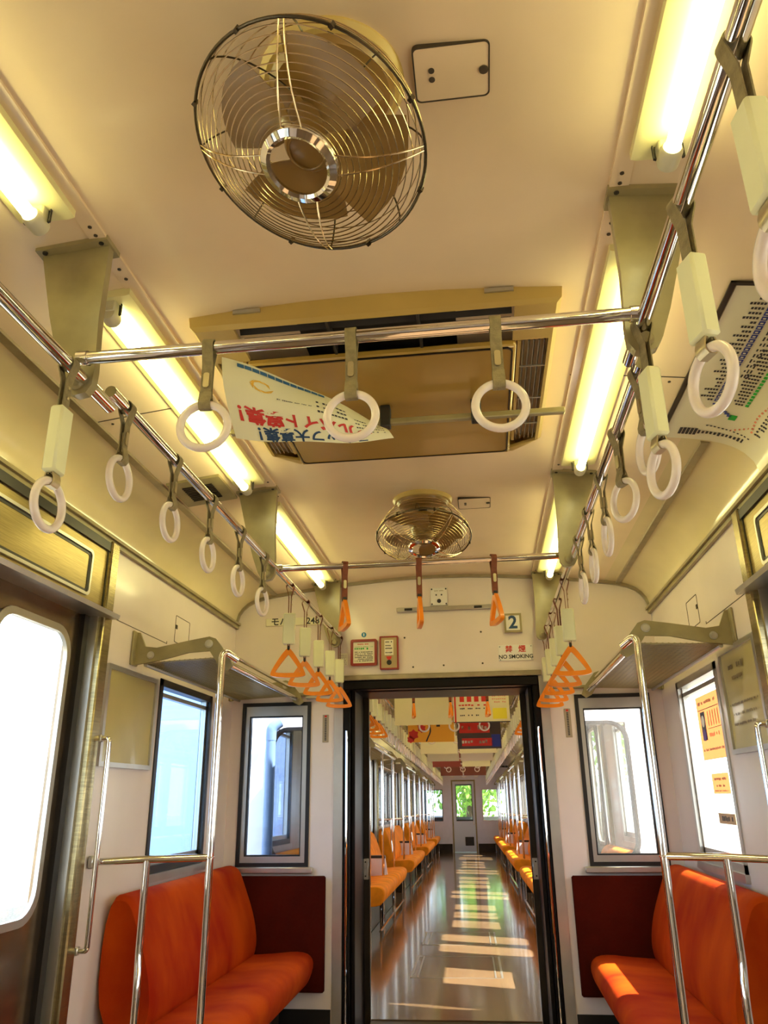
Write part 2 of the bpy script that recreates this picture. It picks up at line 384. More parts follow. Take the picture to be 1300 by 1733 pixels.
def shell(y0, y1, wins, doors, suffix_mats, end_hole=None):
    full = [(-x, z) for x, z in PROF] + [(x, z) for x, z in PROF[::-1][1:]]
    # ceiling in three materials: flat centre and two coves
    c = MB(); ctr = [p for p in full if abs(p[0]) <= 1.06]; sweep_profile(c, ctr, y0, y1, -.03)
    struct('ceiling', c, CEIL)
    for s, nm in ((-1, 'left'), (1, 'right')):
        c = MB(); cv = [p for p in full if p[0]*s >= 1.04]; sweep_profile(c, cv, y0, y1, -.03)
        struct('ceiling_cove', c, COVE)
        wmb = MB(); hs = [(a, b, .80, 1.68) for a, b in wins] + [(a, b, FZ-.02, 1.86) for a, b in doors]
        x0, x1 = (HW, HW+.05) if s > 0 else (-HW-.05, -HW)
        holes(wmb, 'x', x0, x1, y0, y1, FZ-.02, 2.2, hs)
        struct('wall_'+nm, wmb, WALL)
        t = MB(); t.box(s*HW, s*(HW-.018), y0, y1, 2.155, 2.195).box(s*HW, s*(HW-.03), y0, y1, 2.175, 2.189); struct('trim_%d' % (1 if s < 0 else 2), t, OLIVE)
        t = MB(); xx = 1.055 if s < 0 else 1.135; zz = ceil_z(xx)
        t.box(s*(xx-.016), s*(xx+.016), y0 if s < 0 or y0 > -1 else 2.74, y1, zz-.008, zz+.01); struct('trim_%d' % (3 if s < 0 else 4), t, TRIMM)
        t = MB(); xx = .625; zz = ceil_z(xx); t.box(s*(xx-.022), s*(xx+.022), y0, y1, zz-.005, zz+.01)
        struct('trim_%d' % (5 if s < 0 else 6), t, CEIL)
    f = MB(); f.box(-HW-.05, HW+.05, y0, y1, FZ-.06, FZ); struct('floor', f, FLOOR)

def side_window(s, a, b, num, tint, label_extra=None):
    """sash window in a side wall, opening a..b, z .80..1.68"""
    r = empty('window_%d' % num, (s*HW, (a+b)/2, .80), kind='structure')
    X = lambda d: s*(HW+d)
    fr = MB()
    for (y0, y1, z0, z1) in ((a, a+.035, .80, 1.68), (b-.035, b, .80, 1.68), (a, b, .80, .835), (a, b, 1.645, 1.68)):
        fr.box(X(-.006), X(.05), y0, y1, z0, z1)
    build('window_frame', fr, BLACK if s < 0 else ALU, r)
    fr = MB()
    for (y0, y1, z0, z1) in ((a+.035, a+.055, .835, 1.645), (b-.055, b-.035, .835, 1.645), (a+.035, b-.035, .835, .865), (a+.035, b-.035, 1.60, 1.62)):
        fr.box(X(.012), X(.04), y0, y1, z0, z1)
    build('sash', fr, ALU, r)
    g = MB(); g.box(X(.024), X(.028), a+.055, b-.055, .865, 1.645); build('pane', g, tint, r)
    sl = MB(); sl.box(X(-.02), X(.01), a-.01, b+.01, .765, .80); build('window_sill', sl, ALU, r)
    return r

def side_door(s, a, b, num):
    """pair of sliding leaves in a recess, opening a..b"""
    r = empty('door_%d' % num, (s*HW, (a+b)/2, FZ), kind='structure')
    X = lambda d: s*(HW+d)
    c = (a+b)/2; top = 1.84
    for k, (y0, y1) in enumerate(((a-.02, c-.004), (c+.004, b+.02))):
        w0, w1 = (y0+.14, c-.09) if k == 0 else (c+.09, y1-.14)
        lf = MB(); holes(lf, 'x', X(.052), X(.074), y0, y1, FZ, top, [(w0, w1, .74, 1.74)]); 
        build('door_leaf', lf, DOORM, r)
        cy, cz = (w0+w1)/2, 1.24
        fr = MB(); fr.ringprism(rrect(cy, cz, w1-w0+.05, 1.05, .11), rrect(cy, cz, w1-w0-.004, .996, .09), 'yz', X(.046), X(.062)); build('door_window_frame', fr, ALU, r)
        g = MB(); g.prism(rrect(cy, cz, w1-w0+.01, 1.0, .09), 'yz', X(.058), X(.061)); build('door_pane', g, GLASS, r)
        cr = MB()
        for (ya, yb) in ((w0-.001, w0+.10), (w1-.10, w1+.001)):
            pass
        rb = MB(); yy = c-.004 if k == 0 else c+.004; rb.box(X(.05), X(.076), yy-.012, yy+.012, FZ, top); build('rubber_edge', rb, BLACK, r)
    # jamb recess, black rubber, silver strip, post
    for yy, d in ((a, -1), (b, 1)):
        j = MB(); j.box(X(0), X(.10), yy, yy+d*.015, FZ, top); j.box(X(.03), X(.052), yy-d*.05, yy, FZ, top); build('door_seal', j, BLACK, r)
        j = MB(); j.box(X(-.004), X(.03), yy-d*.012, yy, FZ, 1.84); build('jamb_strip', j, ALU, r)
        p = MB(); p.rbox(min(X(-.03), X(.01)), max(X(-.03), X(.01)), min(yy, yy+d*.07), max(yy, yy+d*.07), FZ, 2.165, .006); build('door_post', p, STEEL, r)
    # header panel and shelf
    h = MB(); h.box(X(-.012), X(.02), a, b, 1.86, 2.15); build('header_panel', h, STEELH, r)
    h = MB(); h.box(X(-.022), X(-.010), a, b, 2.118, 2.155); h.box(X(-.0145), X(-.010), b-.006, b-.001, 1.86, 2.14); build('header_gap', h, BLACK, r)
    fr = MB(); cy, cz = (a+b)/2, 1.985; W2 = (b-a)-.27
    fr.ringprism(rrect(cy, cz, W2+.012, .19, .022), rrect(cy, cz, W2-.012, .166, .018), 'yz', X(-.010), X(-.020)); build('header_frame', fr, ALU, r)
    fr = MB(); fr.ringprism(rrect(cy, cz, W2-.012, .166, .018), rrect(cy, cz, W2-.036, .142, .012), 'yz', X(-.010), X(-.014)); build('header_groove', fr, BLACK, r)
    sh = MB(); sh.prism([(X(.09), 1.84), (X(-.065), 1.832), (X(-.07), 1.85), (X(-.012), 1.87), (X(.09), 1.87)], 'xz', a-.0, b+.055); build('header_shelf', sh, ALU, r)
    return r

def rear_wall(y, n='back'):
    wmb = MB(); pl = [(-HW, FZ), (HW, FZ)] + PROF + [(-x, z) for x, z in PROF[::-1][1:]]
    wmb.prism(pl, 'xz', y-.05, y); struct('wall_'+n, wmb, WALL)

# near car
NW = [(3.66, 4.42), (-1.35, -.55), (-.45, .35), (.45, 1.25)]
shell(-3.0, 4.8, NW, [(1.62, 2.97)], None)
wn = 1
for s in (-1, 1):
    for i, (a, b) in enumerate(NW): side_window(s, a, b, wn, GLASSB if s < 0 and i == 0 else GLASS); wn += 1
side_door(-1, 1.62, 2.97, 1); side_door(1, 1.62, 2.97, 2)
rear_wall(-3.0)
# ceiling seams and service hatch lines on ceiling
for y in (2.29,):
    t = MB()
    for s in (-1, 1):
        t.prism([(s*x, ceil_z(x)+.004) for x in (.6, .75, .9, 1.05)] + [(s*x, ceil_z(x)-.0015) for x in (1.05, .9, .75, .6)], 'xz', y-.002, y+.002)
        for x in (.68, .92, 1.0): t.lathe([(0, -.003), (.005, -.003), (.005, 0)], (s*x, y+.03, ceil_z(x)), n=8)
    struct('trim_7', t, SEAM)
t = MB()
for s in (-1, 1):
    for y in (1.40, 1.43, 1.50, 1.56, 1.60, 3.02, 3.15, 3.19, 4.64): t.lathe([(0, -.004), (.005, -.003), (.005, 0)], (s*.625, y, ceil_z(.625)-.004), n=8)
struct('trim_8', t, SEAM)
# wall seams beside the door header
for s in (-1, 1):
    t = MB(); t.box(s*(HW-.0012), s*HW, 3.06, 3.70, 1.857, 1.860); t.box(s*(HW-.0012), s*HW, 3.695, 3.70, 1.86, 1.87); struct('trim_9', t, SEAM)

# end wall with gangway opening and two windows
ew = MB()
pl_low = []
WL, WR = (-1.235, -.80), (.80, 1.235)
holes(ew, 'y', 4.8, 4.86, -HW, HW, FZ-.02, 2.15, [(-.60, .62, FZ-.02, 1.80), (WL[0], WL[1], .745, 1.68), (WR[0], WR[1], .745, 1.68)])
arch = [(-HW, 2.15), (HW, 2.15)] + PROF + [(-x, z) for x, z in PROF[::-1][1:]]
ew.prism(arch, 'xz', 4.8, 4.86)
struct('wall_far', ew, WALL)
# arch moulding
t = MB(); full = [(-x, z) for x, z in PROF] + [(x, z) for x, z in PROF[::-1][1:]]
t.ribbon([(x, z-.008) for x, z in full], .02, .022, plane='xz', off=4.79); struct('trim_10', t, TRIMM)
t = MB(); t.rbox(-.62, .62, 4.775, 4.80, 1.80, 1.832, .004); struct('trim_11', t, TRIMM)
for s in (-1, 1):
    t = MB(); t.rbox(min(s*.68, s*1.29), max(s*.68, s*1.29), 4.78, 4.80, 1.715, 1.735, .004); struct('trim_12', t, OLIVE)
    t = MB(); t.box(min(s*.60, s*.655), max(s*.60, s*.655), 4.795, 4.80, FZ, 1.80); struct('trim_13', t, ALU)
    t = MB(); t.box(min(s*.66, s*1.3), max(s*.66, s*1.3), 4.793, 4.80, FZ, .035); struct('baseboard_'+('left' if s < 0 else 'right'), t, BLACK)
    # end window
    x0, x1 = (WL if s < 0 else WR)
    r = empty('window_%d' % wn, ((x0+x1)/2, 4.8, .745), kind='structure'); wn += 1
    fr = MB(); fr.ringprism([(x1, 1.68), (x0, 1.68), (x0, .745), (x1, .745)], [(x1-.022, 1.658), (x0+.022, 1.658), (x0+.022, .767), (x1-.022, .767)], 'xz', 4.79, 4.85); build('window_frame', fr, BLACK, r)
    fr = MB(); fr.ringprism([(x1-.022, 1.658), (x0+.022, 1.658), (x0+.022, .767), (x1-.022, .767)], [(x1-.05, 1.60), (x0+.045, 1.60), (x0+.045, .80), (x1-.05, .80)], 'xz', 4.80, 4.845); build('sash', fr, ALU, r)
    fr = MB(); fr.ringprism([(x1-.05, 1.60), (x0+.045, 1.60), (x0+.045, .80), (x1-.05, .80)], [(x1-.058, 1.592), (x0+.053, 1.592), (x0+.053, .808), (x1-.058, .808)], 'xz', 4.81, 4.84); build('gasket', fr, BLACK, r)
    g = MB(); g.box(x0+.05, x1-.052, 4.823, 4.827, .803, 1.597); build('pane', g, GLASSG if s < 0 else HAZE, r)
    g = MB(); g.rbox(x0-.03, x1+.03, 4.765, 4.80, .712, .745, .005); build('window_sill', g, ALU, r)

# gangway between the cars
r = empty('door_3', (0, 4.8, FZ), kind='structure')
p = MB()
for s in (-1, 1):
    p.rbox(min(s*.56, s*.60), max(s*.56, s*.60), 4.80, 4.93, FZ, 1.80, .006)
p.rbox(-.60, .60, 4.79, 4.93, 1.745, 1.80, .006); build('door_frame', p, BLACKP, r)
for s in (-1, 1):
    p = MB(); p.tube([(s*.575, 4.78, -.1), (s*.575, 4.78, 1.5)], .006, 8); build('edge_bead', p, CHROME, r)
    p = MB(); p.rbox(min(s*.535, s*.56), max(s*.535, s*.56), 4.86, 5.30, FZ, 1.77, .005); build('passage_wall', p, BLACKP, r)
    p = MB(); p.rbox(min(s*.50, s*.545), max(s*.50, s*.545), 5.22, 5.26, FZ, 1.77, .004); build('sliding_door_edge', p, BROWNP, r)
    k = MB(); k.rbox(min(s*.505, s*.543), max(s*.505, s*.543), 5.205, 5.222, .64, .76, .003); build('door_handle', k, ALU, r)
    k = MB(); 
    for z in (.66, .74): k.lathe([(0, -.002), (.005, -.002), (.005, 0)], (s*.524, 5.204, z), Matrix.Rotation(-PI/2, 3, 'X'), n=8)
    build('screw', k, BLACK, r)
p = MB(); p.box(-.56, .56, 4.86, 5.30, 1.745, 1.79); build('passage_roof', p, BLACKP, r)
p = MB(); p.box(-.60, .60, 4.80, 5.33, FZ-.05, FZ-.005); build('footplate', p, BROWNP, r)
# rubber bellows
b = MB()
for i in range(6):
    y = 4.89+i*.06; b.ringprism([(.66, FZ-.1), (.66, 1.86), (-.66, 1.86), (-.66, FZ-.1)], [(.565, FZ-.06), (.565, 1.80), (-.565, 1.80), (-.565, FZ-.06)], 'xz', y, y+.035)
build('bellows', b, BLACK, r)

# ------------------------------------------------------------ things: end benches
def profile_loft(mb, prof, stations, cx, cz):   # prof (x,z); stations (y, scale)
    n = len(prof); vs = []
    for y, sc_ in stations: vs += [(cx+(x-cx)*sc_, y, cz+(z-cz)*sc_) for x, z in prof]
    fs = [tuple(range(n))[::-1]] + [tuple((len(stations)-1)*n+i for i in range(n))]
    for k in range(len(stations)-1):
        for i in range(n): fs.append((k*n+i, k*n+(i+1) % n, (k+1)*n+(i+1) % n, (k+1)*n+i))
    mb.add(vs, fs)
def smooth_poly(pts, it=2):
    for _ in range(it):
        q = []
        for i in range(len(pts)):
            a, b = pts[i], pts[(i+1) % len(pts)]; q += [(a[0]*.75+b[0]*.25, a[1]*.75+b[1]*.25), (a[0]*.25+b[0]*.75, a[1]*.25+b[1]*.75)]
        pts = q
    return pts
def bench(s, y0, y1, label, group, seatm=SEAT, endpanel=False, cuts=1, backm=None):
    r = empty('bench_seat', (s*.95, (y0+y1)/2, FZ), label, 'bench', group)
    bp = smooth_poly([(s*1.30, .755), (s*1.20, .762), (s*1.155, .66), (s*1.09, .50), (s*1.065, .36), (s*1.09, .27), (s*1.30, .27)])
    m_ = MB(); profile_loft(m_, bp, [(y0, .93), (y0+.012, .98), (y0+.04, 1), (y1-.04, 1), (y1-.012, .98), (y1, .93)], s*1.25, .5); build('backrest', m_, backm or seatm, r)
    cp = smooth_poly([(s*1.29, .30), (s*1.0, .31), (s*.80, .33), (s*.735, .285), (s*.76, .185), (s*.82, .13), (s*1.29, .15)])
    L = (y1-y0)/cuts
    for i in range(cuts):
        a, b = y0+i*L+.003, y0+(i+1)*L-.003
        m_ = MB(); profile_loft(m_, cp, [(a, .93), (a+.012, .985), (a+.04, 1), (b-.04, 1), (b-.012, .985), (b, .93)], s*1.0, .23); build('seat_cushion', m_, seatm, r)
    hb = MB(); hb.rbox(min(s*.93, s*1.30), max(s*.93, s*1.30), y0+.05, y1-.02, FZ+.001, .13, .006); build('seat_base', hb, BROWNP, r)
    if endpanel:
        e = MB(); e.rbox(min(s*.69, s*1.295), max(s*.69, s*1.295), y1+.002, y1+.028, .12, .70, .008); build('end_panel', e, SEATD, r)
    return r
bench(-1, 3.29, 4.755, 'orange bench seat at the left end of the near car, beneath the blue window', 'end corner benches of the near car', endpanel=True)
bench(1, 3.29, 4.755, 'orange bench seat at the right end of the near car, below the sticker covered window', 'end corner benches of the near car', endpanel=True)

# ------------------------------------------------------------ luggage racks
def mesh_sheet(mb, x0, z0, x1, z1, y0, y1, step=.018, t=.0022):
    n = int((y1-y0)/step)
    d = Vector((x1-x0, 0, z1-z0)); L = d.length; d.normalize(); k = int(L/step)
    up = Vector((-d.z, 0, d.x))
    M = Matrix((d, (0, 1, 0), up)).transposed()
    for i in range(n+1):
        y = y0+(y1-y0)*i/n; mb.obox(((x0+x1)/2, y, (z0+z1)/2), L/2, t, t, M)
    for j in range(k+1):
        p = Vector((x0, 0, z0))+d*(L*j/k); mb.obox((p.x, (y0+y1)/2, p.z+.002), t, (y1-y0)/2, t, M)
def rack(s, y0, y1, label, group, fine=True):
    r = empty('luggage_rack', (s*1.1, (y0+y1)/2, 1.62), label, 'luggage rack', group)
    # curved side bracket at the near end, straight one at the far end
    out_ = [(1.31, 1.84), (1.285, 1.84), (1.255, 1.775), (1.20, 1.768), (1.05, 1.795), (.955, 1.81), (.925, 1.80), (.86, 1.72), (.84, 1.675), (.865, 1.655), (.90, 1.672), (.95, 1.745), (1.05, 1.74), (1.18, 1.71), (1.255, 1.70), (1.31, 1.69)]
    for k, y in enumerate((y0, y1-.02)):
        bk = MB(); bk.prism([(s*x, z) for x, z in out_], 'xz', y, y+.012)
        bk.rbox(min(s*1.298, s*1.31), max(s*1.298, s*1.31), y-.03, y+.035, 1.69, 1.845, .003)
        o = build('bracket', bk, OLIVE, r)
        if fine:
            for (x, z, rr) in ((1.225, 1.735, .015), (.955, 1.777, .017)):
                bl = MB(); bl.lathe([(0, .006), (rr*.8, .006), (rr, .002), (rr, 0)], (s*x, y, z), Matrix.Rotation(PI/2, 3, 'X'), n=16)
                bl.torus((s*x, y-.002, z), rr, .0025, 'y', n=20, seg=6); build('bolt', bl, ALU, o)
    ms = MB(); mesh_sheet(ms, s*1.26, 1.70, s*.90, 1.715, y0+.012, y1-.02, .024 if fine else .06, .0030 if fine else .005); build('rack_mesh', ms, MESHM, r)
    t = MB(); t.tube([(s*.875, y0+.01, 1.69), (s*.875, y1+.0, 1.69)], .014, 12); build('front_rail', t, CHROME, r)
    t = MB(); t.tube([(s*.925, y0+.01, 1.765), (s*.925, y1, 1.765)], .010, 10); build('upper_rail', t, CHROME, r)
    t = MB(); t.tube([(s*1.255, y0+.02, 1.695), (s*1.255, y1, 1.695)], .009, 8); build('wall_rail', t, ALU, r)
    return r
rack(-1, 3.33, 4.77, 'mesh luggage rack on the left wall above the blue tinted window', 'luggage racks above the near corner benches')
rack(1, 3.33, 4.77, 'mesh luggage rack on the right wall above the window with stickers', 'luggage racks above the near corner benches')

# grab poles with guard rails
def bent(pts, n=6, rad=.05):
    pts = [Vector(p) for p in pts]; q = [pts[0]]
    for i in range(1, len(pts)-1):
        a, b, c = pts[i-1], pts[i], pts[i+1]; u = (a-b).normalized(); v = (c-b).normalized()
        r_ = min(rad, (a-b).length*.45, (c-b).length*.45)
        for k in range(n+1):
            t = k/n; q.append((b+u*r_)*(1-t)**2 + b*2*t*(1-t) + (b+v*r_)*t*t)
    return q + [pts[-1]]
def pole(s, y, label, group, full=True, x=.915):
    r = empty('grab_pole', (s*x, y, FZ), label, 'grab pole', group)
    t = MB(); t.tube(bent([(s*x, y, FZ+.002), (s*x, y, 1.735), (s*(x-.05), y+.06, 1.70)], rad=.045), .0155, 14); build('pole', t, CHROME, r)
    if full:
        t = MB(); t.tube([(s*x, y, .90), (s*1.10, y-.075, .90), (s*1.285, y-.14, .895)], .014, 12); build('guard_rail', t, CHROME, r)
        t = MB(); t.rbox(min(s*1.285, s*1.305), max(s*1.285, s*1.305), y-.16, y-.12, .872, .918, .004); build('rail_mount', t, ALU, r)
        t = MB(); t.tube(bent([(s*1.10, y-.075, .895), (s*1.10, y-.075, .56), (s*1.085, y-.10, .46), (s*1.085, y-.10, FZ+.002)], rad=.06), .0145, 12); build('lower_post', t, CHROME, r)
        t = MB(); t.torus((s*x, y, .90), .017, .0035, 'z', n=20, seg=6); build('collar', t, CHROME, r)
    return r
pole(-1, 3.265, 'tall chrome grab pole with guard rail beside the left corner bench', 'chrome poles with guard rails by the corner benches', x=.868)
pole(1, 3.25, 'tall chrome grab pole with guard rail beside the right corner bench', 'chrome poles with guard rails by the corner benches', x=.897)
for s, nm in ((-1, 'left'), (1, 'right')):
    r = empty('door_grab_bar', (s*1.28, 3.065, .6), 'vertical chrome grab handle on the steel post of the %s door' % nm, 'grab handle', 'grab handles beside the near doors')
    t = MB(); t.tube(bent([(s*1.282, 3.055, 1.355), (s*1.245, 3.055, 1.355), (s*1.245, 3.055, .60), (s*1.282, 3.055, .60)], rad=.015), .0105, 12); build('bar', t, CHROME, r)
    for z in (1.355, .60):
        t = MB(); t.rbox(min(s*1.275, s*1.31), max(s*1.275, s*1.31), 3.042, 3.068, z-.014, z+.014, .003); build('mount', t, ALU, r)

# ------------------------------------------------------------ wall furniture
def ad_frame(s, y0, y1, z0, z1, label, paper=PAPERY, texts=None):
    r = empty('advertising_frame', (s*HW, (y0+y1)/2, z0), label, 'poster frame', 'advertising frames beside the near doors')
    f = MB(); X0, X1 = s*HW, s*(HW-.014)
    f.ringprism([(y1, z1), (y0, z1), (y0, z0), (y1, z0)], [(y1-.022, z1-.02), (y0+.022, z1-.02), (y0+.022, z0+.02), (y1-.022, z0+.02)], 'yz', X0, X1); build('frame', f, ALU, r)
    sheet = MB()
    def fn(u, v):
        return (s*(HW-.004-.0025*math.sin(v*7+u*2)*math.sin(u*9)), y0+.018+(y1-y0-.036)*u, z0+.016+(z1-z0-.032)*v)
    sheet.grid(fn, 16, 12); p = build('poster', sheet, paper, r)
    if texts:
        t = MB(); g = lambda x, y: (s*(HW-.009), (y0+y1)/2 - s*x, (z0+z1)/2+y)
        scribble(t, -.13, .12, .13, .028, g, 9); scribble(t, -.10, .04, .085, .018, g); scribble(t, -.18, .18, -.02, .012, g); scribble(t, -.15, .15, -.06, .012, g); scribble(t, -.16, .12, -.10, .012, g)
        build('print', t, mat('faded_ink', (.17, .12, .05), .5), p)
    return r
ad_frame(-1, 3.09, 3.61, 1.25, 1.665, 'framed blank yellow poster on the left wall between door and window')
ad_frame(1, 3.09, 3.575, 1.27, 1.70, 'framed yellow poster with faded print on the right wall beside the window', texts=True)
for s in (-1, 1):
    y0 = 3.80
    h = MB(); X0, X1 = s*HW, s*(HW-.0015)
    h.ringprism(rrect(y0+.09, 1.955, .20, .14, .008), rrect(y0+.09, 1.955, .194, .134, .006), 'yz', X0, X1); h.box(s*(HW-.004), s*HW, y0-.005, y0+.015, 1.955, 1.975)
    build('access_hatch', h, SEAM, None, 'small square access hatch outline high on the %s wall near the far corner' % ('left' if s < 0 else 'right'), 'hatch', 'wall hatches')
# ceiling access hatches
for (x0, x1, y0, y1, lab) in ((.185, .333, 1.055, 1.178, 'square ceiling access hatch with lock beside the large near fan'), (.19, .345, 3.42, 3.56, 'square ceiling access hatch beside the far small fan')):
    r = empty('ceiling_hatch', ((x0+x1)/2, (y0+y1)/2, 2.44), lab, 'hatch', 'ceiling access hatches')
    h = MB(); cz = lambda x: ceil_z(x)
    h.ringprism(rrect((x0+x1)/2, (y0+y1)/2, x1-x0, y1-y0, .012), rrect((x0+x1)/2, (y0+y1)/2, x1-x0-.005, y1-y0-.005, .010), 'xy', 2.4415, 2.456); build('hatch_outline', h, SEAM, r)
    h = MB(); h.prism(rrect((x0+x1)/2, (y0+y1)/2, x1-x0-.006, y1-y0-.006, .010), 'xy', 2.4425, 2.456); build('hatch_panel', h, CEIL, r)
    h = MB(); h.lathe([(0, -.003), (.009, -.003), (.009, .004)], (x1-.012, (y0+y1)/2, 2.4425), n=16)
    for dy in (-.01, .01): h.lathe([(0, -.002), (.006, -.002), (.006, .004)], (x0+.035, (y0+y1)/2+dy, 2.4425), n=12)
    build('lock', h, SEAM, r)
# ceiling grille on the left
r = empty('ceiling_grille', (-.91, 3.0, 2.39), 'olive square ceiling grille at left beyond the lamp', 'grille')
Mg = Matrix.Rotation(math.radians(7), 3, 'Y')
g = MB(); g.obox((-.91, 3.0, ceil_z(.91)-.006), .115, .13, .006, Mg.transposed()); build('plate', g, OLIVE, r)
g = MB(); g.obox((-.91, 3.0, ceil_z(.91)-.0125), .065, .075, .001, Mg.transposed()); build('opening', g, DARK, r)
g = MB()
for i in range(9): g.obox((-.91, 2.93+.0175*i, ceil_z(.91)-.015), .065, .0035, .0015, Mg.transposed())
build('slats', g, BROWNP, r)

# items on the far end wall (local face y=4.8)
Yw = 4.8
def plate(name, x0, x1, z0, z1, label, cat, th=.008, m_=CREAM, group=None):
    r = empty(name, ((x0+x1)/2, Yw, z0), label, cat, group)
    p = MB(); p.rbox(x0, x1, Yw-th, Yw, z0, z1, .002); build('plate', p, m_, r); return r
def onwall(cx, cz, d=.009): return lambda x, y: (cx+x, Yw-d, cz+y)
r = plate('car_number_plate', -1.11, -.70, 2.165, 2.215, 'long cream plate lettered in black high at left of the far wall', 'sign')
t = MB(); text_on(t, 'モハ', .058, onwall(-1.02, 2.189), bold=.001); text_on(t, '248', .058, onwall(-.80, 2.189), bold=.001); build('lettering', t, INK, r)
r = plate('number_sign', .42, .52, 2.07, 2.18, 'square white sign with black figure 2 on the far wall', 'sign', th=.02, m_=WHITE)
f = MB(); f.ringprism([(.524, 2.184), (.416, 2.184), (.416, 2.066), (.524, 2.066)], [(.512, 2.172), (.428, 2.172), (.428, 2.078), (.512, 2.078)], 'xz', Yw-.024, Yw); build('frame', f, OLIVE, r)
t = MB(); text_on(t, '2', .11, onwall(.47, 2.125, .0215), bold=.003); build('lettering', t, INKN, r)
r = plate('no_smoking_sign', .37, .58, 1.893, 1.99, 'white NO SMOKING sign with red characters at right of the far wall', 'sign', m_=WHITE)
t = MB(); text_on(t, '禁', .045, onwall(.435, 1.962), bold=.001); text_on(t, '煙', .045, onwall(.515, 1.962), bold=.001); build('red_characters', t, INKR, r)
t = MB(); text_on(t, 'NO SMOKING', .033, onwall(.475, 1.917), bold=.0008); build('lettering', t, INK, r)
t = MB()
for x in (.38, .57):
    for z in (1.90, 1.98): t.lathe([(0, .002), (.003, .002), (.003, 0)], (x, Yw-.008, z), Matrix.Rotation(PI/2, 3, 'X'), n=8)
build('screws', t, INK, r)
r = plate('speaker_plate', -.037, .071, 2.257, 2.372, 'small square white intercom plate at top centre of the far wall', 'switch plate', m_=WHITE, th=.01)
t = MB(); t.lathe([(0, .004), (.013, .004), (.013, 0)], (.017, Yw-.01, 2.285), Matrix.Rotation(PI/2, 3, 'X'), n=20)
for x in (0.0, .034): t.lathe([(0, .003), (.005, .003), (.005, 0)], (x, Yw-.01, 2.325), Matrix.Rotation(PI/2, 3, 'X'), n=10)
for x in (-.028, .062):
    for z in (2.266, 2.363): t.lathe([(0, .003), (.005, .003), (.005, 0)], (x, Yw-.01, z), Matrix.Rotation(PI/2, 3, 'X'), n=10)
build('knobs', t, INK, r)
t = MB(); scribble(t, -.028, .03, .04, .007, onwall(.017, 2.312, .0105)); build('lettering', t, STKG, r)
r = empty('poster_holder', (.045, Yw, 2.23), 'thin metal poster holder bar across the top of the far wall', 'poster holder')
p = MB(); p.rbox(-.255, .36, Yw-.02, Yw, 2.222, 2.25, .003); build('bar', p, ALU, r)
for x in (-.18, .26):
    p = MB(); p.rbox(x-.025, x+.025, Yw-.026, Yw-.018, 2.228, 2.243, .002); build('clip', p, DARK, r)
r = empty('notice_frame', (-.468, Yw, 1.89), 'dark red framed notice of green and black print on the far wall', 'notice')
p = MB(); p.ringprism(rrect(-.468, 1.974, .168, .166, .012), rrect(-.468, 1.974, .136, .134, .004), 'xz', Yw-.016, Yw); build('frame', p, REDF, r)
p = MB(); p.box(-.537, -.399, Yw-.008, Yw, 1.906, 2.042); pp = build('notice_sheet', p, CREAM, r)
t = MB(); g = onwall(-.468, 1.974, .0088)
for k in range(6): scribble(t, -.058, .058, -.052+k*.011, .007, g, dens=.9)
build('black_print', t, INK, pp)
t = MB(); scribble(t, -.06, .03, .025, .014, g); scribble(t, -.058, .058, .036, .004, g); build('green_print', t, INKG, pp)
t = MB(); scribble(t, -.04, .03, .053, .008, g); build('red_print', t, INKR, pp)
r = empty('emergency_box', (-.307, Yw, 1.861), 'tall red edged tan emergency box with black knob on the far wall', 'emergency box')
p = MB(); p.ringprism(rrect(-.307, 1.965, .118, .208, .006), rrect(-.307, 1.965, .100, .190, .004), 'xz', Yw-.03, Yw); build('frame', p, REDF, r)
p = MB(); p.box(-.358, -.256, Yw-.026, Yw, 1.87, 2.06); build('cover', p, TAN, r)
p = MB(); p.box(-.335, -.279, Yw-.028, Yw-.02, 1.95, 2.045); q = build('label_plate', p, CREAM, r)
t = MB(); g = onwall(-.307, 1.997, .0285)
for z in (.035, .012, -.006, -.032): scribble(t, -.022, .022, z, .009, g, 5)
build('lettering', t, INK, q)
p = MB(); p.lathe([(0, .012), (.013, .012), (.016, 0)], (-.307, Yw-.026, 1.905), Matrix.Rotation(PI/2, 3, 'X'), n=18); build('knob', p, BLACK, r)
p = MB(); p.prism([(-.325, 1.942), (-.289, 1.942), (-.296, 1.925), (-.307, 1.918), (-.318, 1.925)], 'xz', Yw-.0285, Yw-.02); build('arrow_mark', p, INKR, r)
p = MB(); p.lathe([(0, .002), (.016, .002), (.016, 0)], (-.469, Yw, 2.088), Matrix.Rotation(PI/2, 3, 'X'), n=20)
rd = build('round_sticker', p, mat('blue_sticker', (0.03, 0.22, 0.45), .4), None, 'small round blue sticker above the red framed notice', 'sticker')
t = MB(); t.box(-.472, -.466, Yw-.003, Yw-.002, 2.080, 2.097); build('mark', t, WHITE, rd)
r = plate('small_notice', -.632, -.572, 1.898, 1.975, 'small pale paper notice left of the red framed notice', 'notice', th=.003)
t = MB(); g = onwall(-.602, 1.936, .0035)
for k in range(6): scribble(t, -.024, .024, -.03+k*.011, .005, g)
build('print', t, STKG, r)
for s, nm, xx in ((-1, 'left', -.708), (1, 'right', .752)):
    r = plate('door_sticker', xx-.019, xx+.019, 1.435, 1.60, 'narrow vertical grey sticker on the far wall %s of the gangway' % nm, 'sticker', th=.002, m_=STKG, group='vertical stickers beside the gangway')
    t = MB(); g = onwall(xx, 1.518, .0026)
    for k in range(14): quad_on(t, -.006, .006, -.07+k*.0095, -.064+k*.0095, g)
    build('print', t, INK, r)
    t2 = MB(); quad_on(t2, -.007, .007, .066, .078, g); build('mark', t2, INKR, r)
